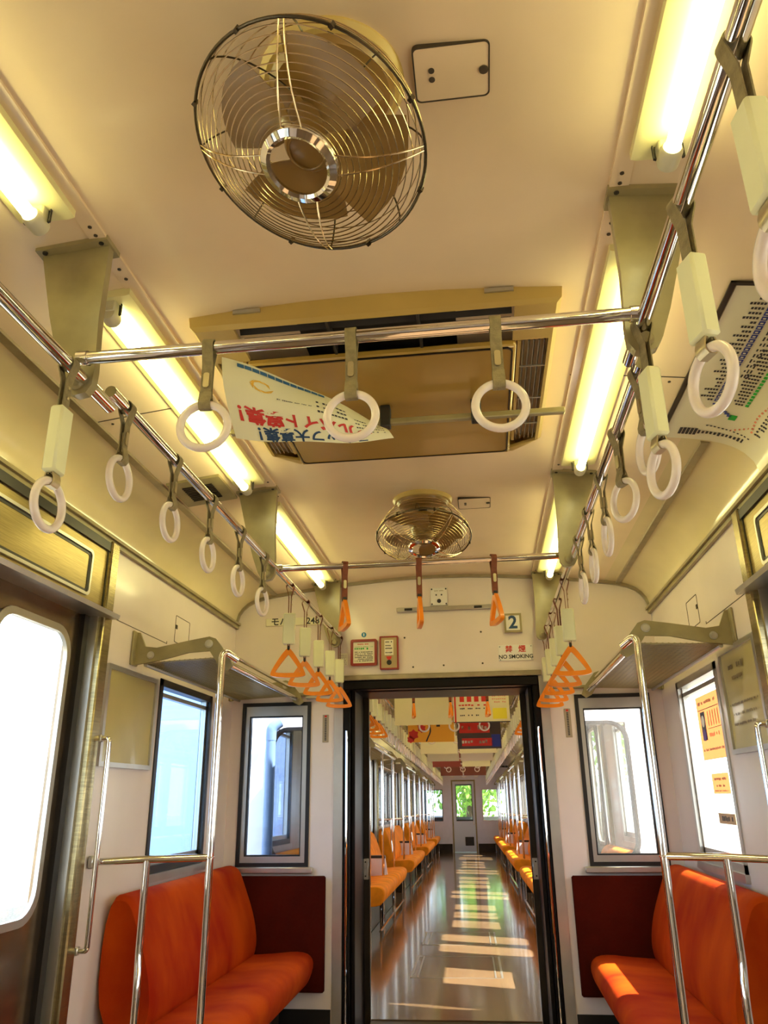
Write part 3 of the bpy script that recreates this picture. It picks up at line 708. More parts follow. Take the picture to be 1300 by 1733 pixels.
# rivets on the far wall
t = MB()
for (x, z) in ((-.21, 2.06), (.27, 2.08), (-.16, 1.875), (.03, 1.88), (.27, 1.885)): t.lathe([(0, .002), (.005, .002), (.006, 0)], (x, Yw, z), Matrix.Rotation(PI/2, 3, 'X'), n=10)
struct('trim_14', t, SEAM)
# bracket for a lever under the left window band
r = empty('wall_lever', (-.79, Yw, 1.70), 'small grey catch above the far left end window', 'catch')
p = MB(); p.rbox(-.83, -.755, Yw-.04, Yw, 1.695, 1.712, .003); build('body', p, ALU, r)

# stickers on the right window pane
Xp = HW+.022
def pane_sticker(y0, y1, z0, z1, label, m_):
    r = empty('window_sticker', (Xp, (y0+y1)/2, z0), label, 'sticker', 'orange stickers on the right window')
    p = MB(); p.box(Xp-.001, Xp+.001, y0, y1, z0, z1); build('sheet', p, m_, r)
    return r, (lambda x, y: (Xp-.0018, (y0+y1)/2-x, (z0+z1)/2+y))
r, g = pane_sticker(3.77, 4.17, 1.27, 1.57, 'large orange sticker with a dark picture, topmost on the right window', STKO)
t = MB(); quad_on(t, -.15, -.07, -.06, .075, g); quad_on(t, -.18, .18, .082, .086, g); quad_on(t, -.04, .19, -.012, -.009, g); scribble(t, -.17, .14, .115, .018, g); scribble(t, -.17, .18, -.105, .014, g); build('picture', t, INK, r)
t = MB()
for k in range(5): quad_on(t, -.02+k*.042, -.005+k*.042, .0, .07, lambda x, y: (g(x, y)[0]-.0006, g(x, y)[1], g(x, y)[2]))
scribble(t, -.03, .16, -.04, .02, g); build('red_print', t, mat('red_orange_ink', (.85, .22, .08), .5), r)
t = MB(); t.lathe([(0, .001), (.028, .001), (.028, 0)], (Xp-.0025, 4.08, 1.385), Matrix.Rotation(-PI/2, 3, 'Y'), n=20); build('purple_mark', t, mat('purple_ink', (.08, .03, .35), .5), r)
t = MB(); t.lathe([(0, .001), (.028, .001), (.02, 0)], (Xp-.0022, 4.08, 1.45), Matrix.Rotation(-PI/2, 3, 'Y'), n=20); build('pale_mark', t, CREAM, r)
r, g = pane_sticker(3.81, 4.08, 1.115, 1.205, 'small orange sticker at middle height on the right window', STKO)
t = MB(); scribble(t, -.11, .10, .02, .014, g); scribble(t, -.07, .07, -.01, .012, g); scribble(t, -.11, .11, -.032, .008, g); build('print', t, INK, r)
r, g = pane_sticker(3.80, 4.06, .985, 1.03, 'small brown sticker lowest on the right window', mat('brown_sticker', (.62, .42, .22), .5))
t = MB(); scribble(t, -.10, .10, 0, .024, g, 8); build('print', t, INK, r)

# ------------------------------------------------------------ route map on the right cove
r = empty('route_map', (1.15, 2.25, 2.2), 'curved railway route map sheet on the right cove above the door', 'route map')
SL = 0
pr = [p for p in PROF[::-1] if p[0] >= .9]
SL = sum(math.hypot(b[0]-a[0], b[1]-a[1]) for a, b in zip(pr, pr[1:])) - .08
MY0, MY1 = 1.795, 2.72
t = MB(); t.grid(lambda u, v: cove_pt(.0+u*(SL-.03), 1, MY0+(MY1-MY0)*v, .006), 18, 4, th=-.002); mp_ = build('map_sheet', t, PAPERW, r)
t = MB()
for (s0, s1, y0, y1) in ((-.018, SL-.03, MY0-.012, MY0), (-.018, -.003, MY0-.012, MY1)):
    t.grid(lambda u, v: cove_pt(s0+u*(s1-s0), 1, y0+(y1-y0)*v, .009), 14, 2, th=-.006)
build('holder_edge', t, BROWNP, r)
def mf(a, b): return tuple(cove_pt(.03+a, 1, b, .0075))      # a: down the curve, b: along the car
def mq(mb, a, b, da, db):
    mb.add([mf(a-da, b-db), mf(a+da, b-db), mf(a+da, b+db), mf(a-da, b+db)], [(0, 1, 2, 3)])
bl, gr, rd_, bk = MB(), MB(), MB(), MB()
bt = MB()
for k in range(26):
    b = 1.85+k*.0225; mq(bl, .085+.00*k, b, .0085, .0095)
    mq(WLD := bt, .085, b, .004, .0035)
    for q in range(random.randint(2, 5)): mq(bk, .066-q*.009, b, .0034, .0055)
for k in range(7): mq(bl, .085+.011*k, 2.44+.012*k, .008, .006)
for k in range(30):
    b = 1.83+k*.0205; mq(gr, .185, b, .006, .0075)
    for q in range(random.randint(2, 5)): mq(bk, .168-q*.009, b, .0034, .0052)
for k in range(34):
    b = 1.83+k*.0225; mq(rd_, .245+.006*math.sin(k*.6), b, .0035, .006)
    for q in range(random.randint(1, 3)): mq(bk, .264+q*.009, b, .0034, .0052)
for k in range(6): mq(rd_, .245-.012*k, 2.55+.012*k, .003, .006)
mq(gr, .165, 2.52, .012, .018)
for k in range(12): mq(bk, .10+.014*k, 2.60+.002*k, .0035, .004)
for k in range(12): mq(bk, .085+.014*k, 2.655, .004, random.choice((.010, .014)))
for k in range(5): mq(bk, .02+.013*k, 2.655, .005, .026)
for k in range(14):
    for q in range(3): mq(bk, .115+.010*q, 1.86+k*.03, .0025, random.uniform(.004, .011))
mq(bl, .07, 1.80+.01, .009, .02)
for nm, mb_, m_ in (('blue_line', bl, INKB), ('green_line', gr, INKG), ('red_line', rd_, mat('pale_red_ink', (.75, .25, .15), .5)), ('lettering', bk, INK), ):
    build(nm, mb_, m_, mp_)
bt.v = [v + Vector((-.0006, 0, -.0006)) for v in bt.v]; build('station_dots', bt, PAPERW, mp_)

# ------------------------------------------------------------ fluorescent lamps
def lamp(s, y0, y1, label, group='tube lamps along the near ceiling'):
    xx = .70*s; zc = ceil_z(.70)
    r = empty('fluorescent_lamp', (xx, (y0+y1)/2, zc), label, 'ceiling light', group)
    sl = -s*math.atan2(.016, .16)*0
    rf = MB(); z = zc-.004
    rf.prism([(xx-.068, z+.012), (xx-.068, z-.012), (xx-.055, z-.016), (xx+.055, z-.016), (xx+.068, z-.012), (xx+.068, z+.012)], 'xz', y0, y1); build('reflector', rf, FIXT, r)
    tb = MB(); tb.tube([(xx, y0+.06, z-.052), (xx, y1-.06, z-.052)], .0155, 18); build('tube', tb, TUBE, r)
    for y, d in ((y0+.035, 1), (y1-.035, -1)):
        so_ = MB(); so_.tube([(xx, y-d*.018, z-.05), (xx, y+d*.02, z-.05), (xx, y+d*.03, z-.05)], [.022, .024, .019], 16); so_.rbox(xx-.022, xx+.022, min(y-d*.02, y+d*.018), max(y-d*.02, y+d*.018), z-.05, z-.012, .004); q = build('lamp_socket', so_, TUBEOFF, r)
        cl = MB(); cl.ribbon([(xx-.031, z-.015), (xx-.031, z-.05), (xx-.027, z-.052), (xx-.027, z-.02)], .006, .002, plane='xz', off=y); cl.ribbon([(xx+.031, z-.015), (xx+.031, z-.05), (xx+.027, z-.052), (xx+.027, z-.02)], .006, .002, plane='xz', off=y); build('wire_clip', cl, DARK, q)
    return r
for s, nm in ((-1, 'left'), (1, 'right')):
    lamp(s, .06, 1.345, 'lit fluorescent tube lamp nearest the viewer on the %s of the ceiling' % nm)
    lamp(s, 1.64, 2.99, 'lit fluorescent tube lamp beside the air conditioner on the %s' % nm)
    lamp(s, 3.26, 4.62, 'lit fluorescent tube lamp farthest along the near ceiling on the %s' % nm)
    lamp(s, -1.55, -.2, 'lit fluorescent tube lamp behind the viewer on the %s' % nm)

# ------------------------------------------------------------ rails and brackets
RX = {(-1, 1): (-.625, 2.035), (1, 1): (.632, 2.055), (-1, 2): (-.612, 2.062), (1, 2): (.650, 2.032)}
for s, nm in ((-1, 'left'), (1, 'right')):
    x, z = RX[(s, 1)]
    t = MB(); t.tube([(x, -1.6, z), (x, 1.60, z)], .0165, 18); o = build('strap_rail', t, CHROME, None, 'near chrome strap rail running overhead on the %s' % nm, 'rail')
    x, z = RX[(s, 2)]
    t = MB(); t.tube([(x, 1.57, z), (x, 4.78, z)], .0150, 18); build('strap_rail', t, CHROME, None, 'far chrome strap rail running overhead on the %s to the end wall' % nm, 'rail')
def bracket(s, y, label, drop=2.0, group='tapered rail brackets on the ceiling'):
    r = empty('rail_bracket', (s*.69, y, 2.42), label, 'bracket', group)
    a = [(.605, 2.425), (.78, 2.405), (.762, 2.33), (.735, 2.22), (.70, 2.10), (.675, 2.03), (.66, 2.005), (.64, 1.995), (.615, 2.0), (.602, 2.02), (.60, 2.06), (.607, 2.2)]
    p = MB(); p.prism([(s*u, v) for u, v in a], 'xz', y-.012, y+.012); build('arm', p, OLIVE, r)
    p = MB(); p.prism([(s*u, v) for u, v in ((.60, 2.43), (.785, 2.412), (.785, 2.396), (.60, 2.412))], 'xz', y-.035, y+.035); build('top_flange', p, OLIVE, r)
    p = MB()
    for dx in (.62, .765):
        for dy in (-.024, .024): p.lathe([(0, -.006), (.006, -.005), (.007, 0)], (s*dx, y+dy, 2.415 - (dx-.6)*.1), n=10)
    build('screws', p, DARK, r)
    x, z = (RX[(s, 1)][0], 2.02)
    p = MB(); p.lathe([(0, .010), (.013, .010), (.018, .004), (.018, -.03)], (s*.637, y-.014, 2.025), Matrix.Rotation(PI/2, 3, 'X'), n=18); q = build('boss', p, OLIVE, r)
    return r
for s, nm in ((-1, 'left'), (1, 'right')):
    bracket(s, 1.475, 'olive tapered rail bracket nearest the viewer on the %s' % nm)
    bracket(s, 3.11, 'olive tapered rail bracket at the second crossbar on the %s' % nm)
    bracket(s, 4.70, 'olive tapered rail bracket against the far wall on the %s' % nm)
def crossbar(y, z, x0, x1, label):
    r = empty('crossbar', (0, y, z), label, 'rail', 'chrome crossbars')
    t = MB(); t.tube([(x0, y, z), (x1, y, z)], .0145, 18); build('bar', t, CHROME, r)
    for x in (x0, x1):
        t = MB(); t.tube([(x-.012, y, z), (x+.012, y, z)], .0175, 14); build('end_cap', t, CHROME, r)
    return r
crossbar(1.42, 2.062, -.605, .615, 'chrome crossbar with three white rings in front of the air conditioner')
crossbar(3.18, 2.068, -.60, .635, 'chrome crossbar with three orange triangle straps below the far fan')

# ------------------------------------------------------------ hanging straps
def loop_path(zb, rr=.019, yb=.004):
    p = [(-yb, zb), (-yb-.002, -.045)]
    for i in range(11):
        a = math.radians(200 - i*22); p.append((rr*math.cos(a), rr*math.sin(a)))
    return p + [(yb+.002, -.045), (yb, zb)]
def strap_parts(r, kind, beltm, rail_r=.019):
    B = BASE[r.name]
    def sh(mb): mb.v = [v + B for v in mb.v]; return mb
    zs = {'ring': -.125, 'sleeve_ring': -.27, 'tri': -.15, 'sleeve_tri': -.285}[kind]
    t = MB(); t.ribbon(loop_path(zs, rail_r), .024, .0026); build('belt', sh(t), beltm, r)
    if kind == 'ring' or kind == 'tri':
        t = MB(); t.prism(rrect(0, -.085, .013, .036, .005), 'xz', -.0095, .0095); build('buckle', sh(t), BUCK, r)
    else:
        t = MB(); 
        for z in (-.06, -.085): t.lathe([(0, .011), (.004, .010), (.005, .006)], (0, 0, z), Matrix.Rotation(PI/2, 3, 'X'), n=10)
        build('rivet', sh(t), BUCK, r)
        t = MB(); z0, z1 = (-.265, -.110) if kind == 'sleeve_ring' else (-.272, -.128)
        hw, hd = (.0235, .0155) if kind == 'sleeve_ring' else (.017, .028); t.rbox(-hw, hw, -hd, hd, z0, z1, .005); build('sleeve', sh(t), SLEEVE, r)
    if 'ring' in kind:
        zc = -.193 if kind == 'ring' else -.335
        t = MB(); zt = zc+.0515
        p = [(-.004, zt+.03), (-.011, zt+.006), (-.011, zt-.004), (-.006, zt-.011), (.006, zt-.011), (.011, zt-.004), (.011, zt+.006), (.004, zt+.03)]
        t.ribbon(p, .026, .003); build('ring_loop', sh(t), BUCK if kind == 'sleeve_ring' else beltm, r)
        t = MB(); t.torus((0, 0, zc), .0515, .0088, 'y', n=44, seg=12); build('ring', sh(t), RING, r)
    else:
        zt = -.150 if kind == 'tri' else -.290
        t = MB(); t.rbox(-.011, .011, -.006, .006, zt-.01, zt+.012, .003); build('ring_loop', sh(t), BLACK, r)
        # triangular grip in the plane across the rail (local yz)
        o = smooth_poly([(-.012, zt), (.012, zt), (.079, zt-.105), (.079, zt-.132), (-.079, zt-.132), (-.079, zt-.105)], 3)
        i_ = smooth_poly([(-.003, zt-.030), (.003, zt-.030), (.056, zt-.102), (.056, zt-.112), (-.056, zt-.112), (-.056, zt-.102)], 3)
        t = MB(); t.ringprism(o, i_, 'yz', -.0085, .0085)
        build('triangle_grip', sh(t), ORANGE, r)
NAMES = {'ring': 'ring_strap', 'sleeve_ring': 'ring_strap', 'tri': 'triangle_strap', 'sleeve_tri': 'triangle_strap'}
PROTO = {}
ONES = ['', 'first', 'second', 'third', 'fourth', 'fifth', 'sixth', 'seventh', 'eighth', 'ninth', 'tenth', 'eleventh', 'twelfth', 'thirteenth', 'fourteenth', 'fifteenth', 'sixteenth', 'seventeenth', 'eighteenth', 'nineteenth']
TENS = {20: ('twentieth', 'twenty'), 30: ('thirtieth', 'thirty'), 40: ('fortieth', 'forty'), 50: ('fiftieth', 'fifty')}
def nth(n):
    if n < 20: return ONES[n]
    t_, o_ = n//10*10, n % 10
    return TENS[t_][0] if not o_ else TENS[t_][1]+'-'+ONES[o_]
def strap(kind, loc, rz, label, group, beltm=BELT):
    if (kind, beltm.name) not in PROTO:
        r = empty(NAMES[kind], loc, label, 'hanging strap', group); strap_parts(r, kind, beltm)
        PROTO[(kind, beltm.name)] = r; _place(r, loc, rz); return r
    return dup(PROTO[(kind, beltm.name)], loc, rz, label, group)
R90 = PI/2
for x, l, rz in ((-.308, 'left', .06), (.012, 'middle', -.03), (.322, 'right', .04)):
    strap('ring', (x, 1.42, 2.062), rz, 'white ring strap on the near crossbar, %s of its three rings' % l, 'ring straps on the near crossbar')
for x, l, rz in ((-.31, 'left', .42), (.013, 'middle', .16), (.332, 'right', .28)):
    strap('tri', (x, 3.18, 2.068), rz, 'orange triangle strap on the far crossbar, %s of its three' % l, 'orange straps on the far crossbar', BELTB)
ords = ['first', 'second', 'third', 'fourth', 'fifth', 'sixth']
strap('sleeve_ring', (RX[(-1, 1)][0], 1.40, RX[(-1, 1)][1]), R90-.02, 'white ring with long cream sleeve on the left rail by the near bracket', 'sleeved ring straps by the near doors')
for i in range(3):
    strap('sleeve_ring', (-.625, 1.07-.33*i, 2.035), R90, 'sleeved white ring strap on the left rail, %s behind the near one' % ords[i], 'sleeved ring straps behind the viewer')
for y, l, rz in ((.80, 'nearest the viewer, at the right edge', .13), (1.10, 'second from the viewer, over the route map', .31), (1.455, 'third from the viewer, below the crossbar end', .26)):
    strap('sleeve_ring', (.632, y, 2.055), R90+rz, 'cream sleeved white ring strap on right rail, %s' % l, 'sleeved ring straps by the near doors')
rots = [-.03, -.03, -.03, -.05, -.12, .05]
for i, y in enumerate((1.665, 1.993, 2.315, 2.642, 2.967)):
    strap('ring', (RX[(-1, 2)][0], y, RX[(-1, 2)][1]), R90+rots[i], 'plain white ring strap on the left rail, %s beyond the near bracket' % ords[i], 'plain ring straps on the left rail')
for i, y in enumerate((1.62, 1.935, 2.24, 2.55, 2.85)):
    strap('ring', (RX[(1, 2)][0], y, RX[(1, 2)][1]), R90+[.18, .42, .03, .0, .05][i], 'plain white ring strap on the right rail, %s beyond the near bracket' % ords[i], 'plain ring straps on the right rail')
for i, y in enumerate((3.43, 3.76, 4.10, 4.42, 4.72)):
    strap('sleeve_tri', (RX[(-1, 2)][0], y, RX[(-1, 2)][1]-.01), R90+[.16, .30, .1, .2, .35][i], 'orange triangle strap with cream sleeve on left rail, %s from the viewer' % ords[i], 'orange sleeved straps on the left rail', BELTB)
for i, y in enumerate((3.43, 3.80, 4.12, 4.44, 4.72)):
    strap('sleeve_tri', (RX[(1, 2)][0], y, RX[(1, 2)][1]-.01), R90+[-.12, .1, -.1, .06, 0][i], 'orange triangle strap with cream sleeve on right rail, %s from the viewer' % ords[i], 'orange sleeved straps on the right rail', BELTB)

# ------------------------------------------------------------ ceiling fans
ROT = PI/4
def fan(loc, ax, label):
    """loc: base centre on ceiling; ax: direction the fan faces"""
    r = empty('ceiling_fan', loc, label, 'fan', 'round caged ceiling fans')
    L = Vector(loc); A = Vector(ax).normalized()
    M = A.to_track_quat('Z', 'Y').to_matrix()       # local z -> axis
    Rz = lambda p: L + Vector((0, 0, -.05)) + M@Vector(p)
    C0 = L + Vector((0, 0, -.05))
    b = MB(); b.lathe([(.001, .02), (.142, .02), (.144, -.006), (.134, -.018), (.124, -.020), (.122, -.014), (.001, -.014)], L, n=56); q = build('ceiling_base', b, FANB, r)
    b = MB(); b.lathe([(.001, -.019), (.125, -.019), (.115, -.034), (.06, -.05), (.001, -.052)], L, n=48); build('base_cover', b, FANM, q)
    b = MB()
    for a in (.4, 2.5, 4.6): b.lathe([(0, -.006), (.009, -.006), (.010, 0)], (L.x+.10*math.cos(a), L.y+.10*math.sin(a), L.z-.03), n=12)
    build('base_screws', b, DARK, q)
    b = MB(); b.tube([C0, C0+A*.05], .022, 14); build('neck', b, DARK, r)
    b = MB(); b.lathe([(.001, .03), (.035, .032), (.058, .05), (.066, .085), (.060, .125), (.045, .15), (.001, .155)], C0, M, n=40); build('motor', b, FANM, r)
    bl = MB()
    for k in range(4):
        a0 = 2*PI*k/4+.5
        def fn(u, v, a0=a0):
            rr = .035+u*.145; w_ = .90*math.sin(min(1, .30+u*1.1)*PI*.60); an = a0+(v-.5)*w_*1.9*(1-.25*u)
            return Rz((rr*math.cos(an), rr*math.sin(an), .135+(v-.5)*-.05))
        bl.grid(fn, 8, 8, th=.0015)
    build('blades', bl, FANM, r)
    b = MB(); b.lathe([(.001, .178), (.040, .176), (.047, .165), (.047, .14), (.001, .14)], C0, M, n=28); b.torus(Rz((0, 0, .178)), .034, .0018, 'z', M, n=24, seg=6); build('spinner', b, FANM, r)
    # cage: rings from rim to the badge ring
    R0, Zr = .220, .160
    def front(rad):                       # cage front dome height as a function of radius
        t = max(0, (rad-.07)/(R0-.07)); return Zr + .060*(1-t**2.4)
    cg = MB()
    n = 13
    for i in range(n):
        rad = .078+(R0-.008-.078)*i/(n-1); cg.torus(Rz((0, 0, front(rad))), rad, .0012, 'z', M, n=64, seg=5)
    for i in range(4):
        rad = R0-.004-.012*i**1.3; cg.torus(Rz((0, 0, Zr-.03*(i+.6))), rad, .0011, 'z', M, n=64, seg=5)
    for k in range(4):                    # paired ribs
        a = k*PI/2+.15+ROT
        for d0, d1 in ((-.30, -.02), (.30, .02)):
            pts = []
            for j in range(9):
                t = j/8; rad = .066+(R0-.002-.066)*t; an = a+d0*(.066/rad)*(1-t)+d1*t
                pts.append(Rz((rad*math.cos(an), rad*math.sin(an), front(rad)+.002)))
            cg.tube(pts, .0018, 6)
    build('wire_cage', cg, WIRE, r)
    cg = MB(); cg.torus(Rz((0, 0, Zr)), R0, .0032, 'z', M, n=72, seg=8)
    for k in range(8):                    # back ribs
        a = k*PI/4+.15; pts = []
        for j in range(8):
            t = j/7; rad = R0-(R0-.075)*t**1.6; zz = Zr-(Zr-.06)*math.sin(t*PI/2)
            pts.append(Rz((rad*math.cos(a), rad*math.sin(a), zz)))
        cg.tube(pts, .0018, 6)
    for k in range(8):                    # rim clips
        a = k*PI/4+.55; p = Rz((R0*math.cos(a), R0*math.sin(a), Zr)); cg.obox(p, .004, .004, .007, M)
    build('rim', cg, WIRED, r)
    b = MB(); zf = front(.07)+.004
    b.lathe([(.054, zf+.006), (.060, zf+.010), (.072, zf+.004), (.074, zf-.004), (.070, zf-.006), (.056, zf-.003), (.054, zf+.006)], C0, M, n=48); build('badge_ring', b, CHROME, r)
    return r
fan((.022, 1.120, 2.455), (-.22, -.28, -1), 'large round caged ceiling fan nearest the viewer at top left')
fan((.022, 3.44, 2.455), (.02, -.30, -1), 'smaller looking round caged ceiling fan above the far crossbar')

# ------------------------------------------------------------ air conditioner
r = empty('air_conditioner', (0, 2.3, 2.44), 'tan square ceiling air conditioner with slatted sides above the crossbar', 'air conditioner')
X1, Y0, Y1, ZA, ZB = .535, 1.81, 2.80, 2.452, 2.385
oct_top = [(-X1, Y0), (X1, Y0), (X1, Y1-.0), (-X1, Y1)]
def ring_loft(mb, o1, z1, o2, z2):
    n = len(o1); mb.add([(x, y, z1) for x, y in o1]+[(x, y, z2) for x, y in o2], [(i, (i+1) % n, n+(i+1) % n, n+i) for i in range(n)])
ot = [(-X1, Y0), (X1, Y0), (X1, Y1-.09), (X1-.09, Y1), (-X1+.09, Y1), (-X1, Y1-.09)]
om = [(-X1+.006, Y0+.006), (X1-.006, Y0+.006), (X1-.006, Y1-.10), (X1-.10, Y1-.01), (-X1+.10, Y1-.01), (-X1+.006, Y1-.10)]
ob = [(-X1+.02, Y0+.012), (X1-.02, Y0+.012), (X1-.02, Y1-.11), (X1-.11, Y1-.02), (-X1+.11, Y1-.02), (-X1+.02, Y1-.11)]
p = MB(); ring_loft(p, ot, 2.458, om, 2.40); ring_loft(p, om, 2.40, ob, ZB)
p.box(-X1+.02, X1-.02, Y0+.012, 1.822, ZB, ZB+.012)
for s in (-1, 1):
    p.box(min(s*.40, s*(X1-.02)), max(s*.40, s*(X1-.02)), 1.822, 1.995, ZB, ZB+.012)
    p.box(min(s*.505, s*(X1-.02)), max(s*.505, s*(X1-.02)), 1.995, Y1-.11, ZB, ZB+.012)
    p.box(min(s*.415, s*.425), max(s*.415, s*.425), 2.0, Y1-.12, ZB-.002, ZB+.012)
p.prism([(-X1+.11, Y1-.02), (X1-.11, Y1-.02), (X1-.02, Y1-.11), (.41, Y1-.05), (-.41, Y1-.05), (-X1+.02, Y1-.11)], 'xy', ZB, ZB+.012)
build('frame', p, ACF, r)
p = MB(); p.box(-X1+.022, X1-.022, Y0+.02, Y1-.13, 2.45, 2.456); build('duct_interior', p, DARK, r)
p = MB(); p.rbox(-.41, .41, 1.995, Y1-.045, ZB-.018, ZB+.01, .008); build('centre_panel', p, ACM, r)
p = MB(); p.ringprism(rrect(0, 2.37, .80, .74, .02), rrect(0, 2.37, .79, .73, .018), 'xy', ZB-.021, ZB-.016); build('panel_edge', p, BROWNP, r)
p = MB()
for y in (1.868, 1.915): p.obox((0, y, ZB+.02), .395, .009, .0012, Matrix.Rotation(-.9, 3, 'X'))
for x in (-.13, .13): p.box(x-.004, x+.004, 1.822, 1.995, ZB+.0, ZB+.03)
build('front_louvres', p, DARK, r)
for s in (-1, 1):
    p = MB()
    for k in range(5): p.obox((s*(.435+.0155*k), 2.34, ZB+.012), .0012, .335, .010, Matrix.Rotation(s*.35, 3, 'Y'))
    for y in (2.15, 2.36, 2.55): p.obox((s*.465, y, ZB+.002), .04, .0025, .002)
    build('side_louvres', p, ALU, r)
for x in (-.36, .36):
    p = MB(); p.box(x-.04, x+.04, Y0-.004, Y0+.004, 2.428, 2.440); build('hinge', p, ALU, r)
r = empty('poster_rail', (0, 2.315, 2.30), 'thin metal poster rail crossing below the air conditioner', 'poster rail')
p = MB(); p.rbox(-.56, .575, 2.305, 2.328, 2.298, 2.318, .003); build('bar', p, OLIVE, r)
for x in (-.02, .285, -.33):
    p = MB(); p.rbox(x-.017, x+.017, 2.298, 2.335, 2.288, 2.366, .003); build('clamp', p, DARK, r)

# hanging poster, loose and blown forward
import functools
TLp, TRp, BLp, BRp = Vector((-.452, 1.885, 2.338)), Vector((-.025, 2.27, 2.268)), Vector((-.439, 2.02, 2.137)), Vector((.015, 2.25, 2.212))
def poster_pt(u, v):     # u along, v top->bottom edge
    top = TLp.lerp(TRp, u) + Vector((0, -.02*math.sin(u*PI), .0)) + Vector((0, 0, .012*math.sin(u*PI)))
    bot = BLp.lerp(BRp, u) + Vector((0, 0, -.014*math.sin(u*PI)))
    p = top.lerp(bot, v); p += Vector((0, -.035*math.sin(v*PI)*(1-.2*u) - .008*math.sin(u*11+v*3), 0))
    return p
r = empty('hanging_poster', (-.2, 2.1, 2.15), 'loose pale yellow hanging poster with upside down red Japanese lettering', 'poster')
p = MB(); p.grid(lambda u, v: poster_pt(u, v), 26, 12); sh_ = build('sheet', p, PAPER, r)
def pfn(x, y):           # x 0..1, y 0..1 sheet coords; lifted towards the camera
    e = .004; q = poster_pt(x, y); a = poster_pt(x+e, y)-q; b = poster_pt(x, y+e)-q; n = a.cross(b).normalized()
    if n.y > 0: n = -n
    return q + n*.0015
def ptext(s, size, cx, cy, bold=0.0, sx=1.0):
    t = MB(); text_on(t, s, size, lambda x, y: pfn(cx - x*sx, cy + y*1.75), bold=bold); return t
build('red_lettering', ptext('アルバイト募集！', .118, .43, .70, .004, .95), INKR, sh_)
build('blue_lettering', ptext('スタッフ大募集！', .10, .46, .90, .003, .95), INKN, sh_)
t = MB(); t.add([pfn(.09, .055), pfn(.62, .04), pfn(.60, .10), pfn(.30, .13), pfn(.12, .14)], [(0, 1, 2, 3, 4)]); 
tt = MB()
for k in range(12): quad_on(tt, .09+k*.044, .13+k*.044, .04, .10, pfn)
build('blue_band', tt, mat('pale_blue_ink', (.05, .16, .35), .5), sh_)
t = MB()
for k in range(7):
    a = k*.8; rr_ = .045; t.add([pfn(.22+.05*math.cos(b_)+.02*math.cos(a), .30+.07*math.sin(b_)+.02*math.sin(a)) for b_ in (a, a+.9, a+1.8)], [(0, 1, 2)])
build('orange_drawing', t, mat('amber_ink', (.85, .52, .06), .5), sh_)
t = MB()
for k in range(3): scribble(t, .55, .74, .30+.10*k, .045, pfn, 9)
for k in range(4): scribble(t, .78, .97, .45+.10*k, .035, pfn, 12)
scribble(t, .30, .52, .42, .016, pfn, 20)
build('small_print', t, INK, sh_)

# ------------------------------------------------------------ the next car
D2 = 5.34
TX = Matrix.Translation((0, D2, FZ)) @ Matrix.Rotation(.020, 4, 'Z') @ Matrix.Rotation(-.014, 4, 'X') @ Matrix.Translation((0, 0, -FZ))
LEN = 18.6
W2 = [(.50, 1.20)]; DRS = []
y = 1.72
for k in range(4):
    DRS.append((y, y+1.25)); 
    if k < 3: W2 += [(y+1.25+.35, y+1.25+1.0), (y+1.25+1.12, y+1.25+1.77), (y+1.25+1.89, y+1.25+2.54)]
    y += 4.35
W2 += [(y-4.35+1.25+.3, y-4.35+1.25+.95)]
W2 = [(round(a, 3), round(b, 3)) for a, b in W2 if b < LEN-.1]
DRS = [(round(a, 3), round(b, 3)) for a, b in DRS]
shell(.0, LEN, W2, DRS, None)
for s in (-1, 1):
    for a, b in W2: side_window(s, a, b, wn, GLASS); wn += 1
for s in (-1, 1):
    for k, (a, b) in enumerate(DRS): side_door(s, a, b, 4+k+(4 if s > 0 else 0))
# next car's end wall seen through the near end windows
e = MB(); holes(e, 'y', -.06, 0, -HW-.02, HW+.02, FZ-.3, 2.15, [(-.53, .53, FZ-.02, 1.76), (-1.17, -.68, .74, 1.56), (.68, 1.17, .74, 1.56)])
e.prism([(-HW, 2.15), (HW, 2.15)] + PROF + [(-x, z) for x, z in PROF[::-1][1:]], 'xz', -.06, 0)
struct('wall_front', e, [EXT])
for s in (-1, 1):
    r = empty('window_%d' % wn, (s*.925, 0, .74), kind='structure'); wn += 1
    fr = MB(); fr.ringprism(rrect(s*.925, 1.15, .51, .84, .12), rrect(s*.925, 1.15, .475, .805, .10), 'xz', -.075, .01); build('window_frame', fr, BLACK, r)
    g = MB(); g.prism(rrect(s*.925, 1.15, .48, .81, .10), 'xz', -.035, -.030); build('pane', g, GLASSG if s < 0 else GLASS, r)
# cab partition
Yc = LEN
e = MB(); holes(e, 'y', Yc, Yc+.05, -HW, HW, FZ-.02, 2.15, [(-1.22, -.66, .70, 1.56), (-.40, .30, FZ, 1.82), (.48, 1.22, .70, 1.56)])
e.prism([(-HW, 2.15), (HW, 2.15)] + PROF + [(-x, z) for x, z in PROF[::-1][1:]], 'xz', Yc, Yc+.05)
struct('wall_cab', e, mat('cab_wall_enamel', (0.80, 0.78, 0.86), .4, noise=.05))
e = MB(); e.box(-HW, -.42, Yc-.01, Yc, FZ, .10); e.box(.32, HW, Yc-.01, Yc, FZ, .10); struct('baseboard_cab', e, BROWNP)
r = empty('door_12', (-.05, Yc, FZ), kind='structure')
e = MB(); holes(e, 'y', Yc+.005, Yc+.03, -.36, .26, FZ+.02, 1.78, [(-.26, .18, .72, 1.68)]); build('door_leaf', e, mat('cab_door_enamel', (0.72, 0.76, 0.82), .4), r)
e = MB(); e.ringprism([(.30, 1.82), (-.40, 1.82), (-.40, FZ), (.30, FZ)], [(.26, 1.78), (-.36, 1.78), (-.36, FZ), (.26, FZ)], 'xz', Yc-.015, Yc+.05); build('door_frame', e, OLIVE, r)
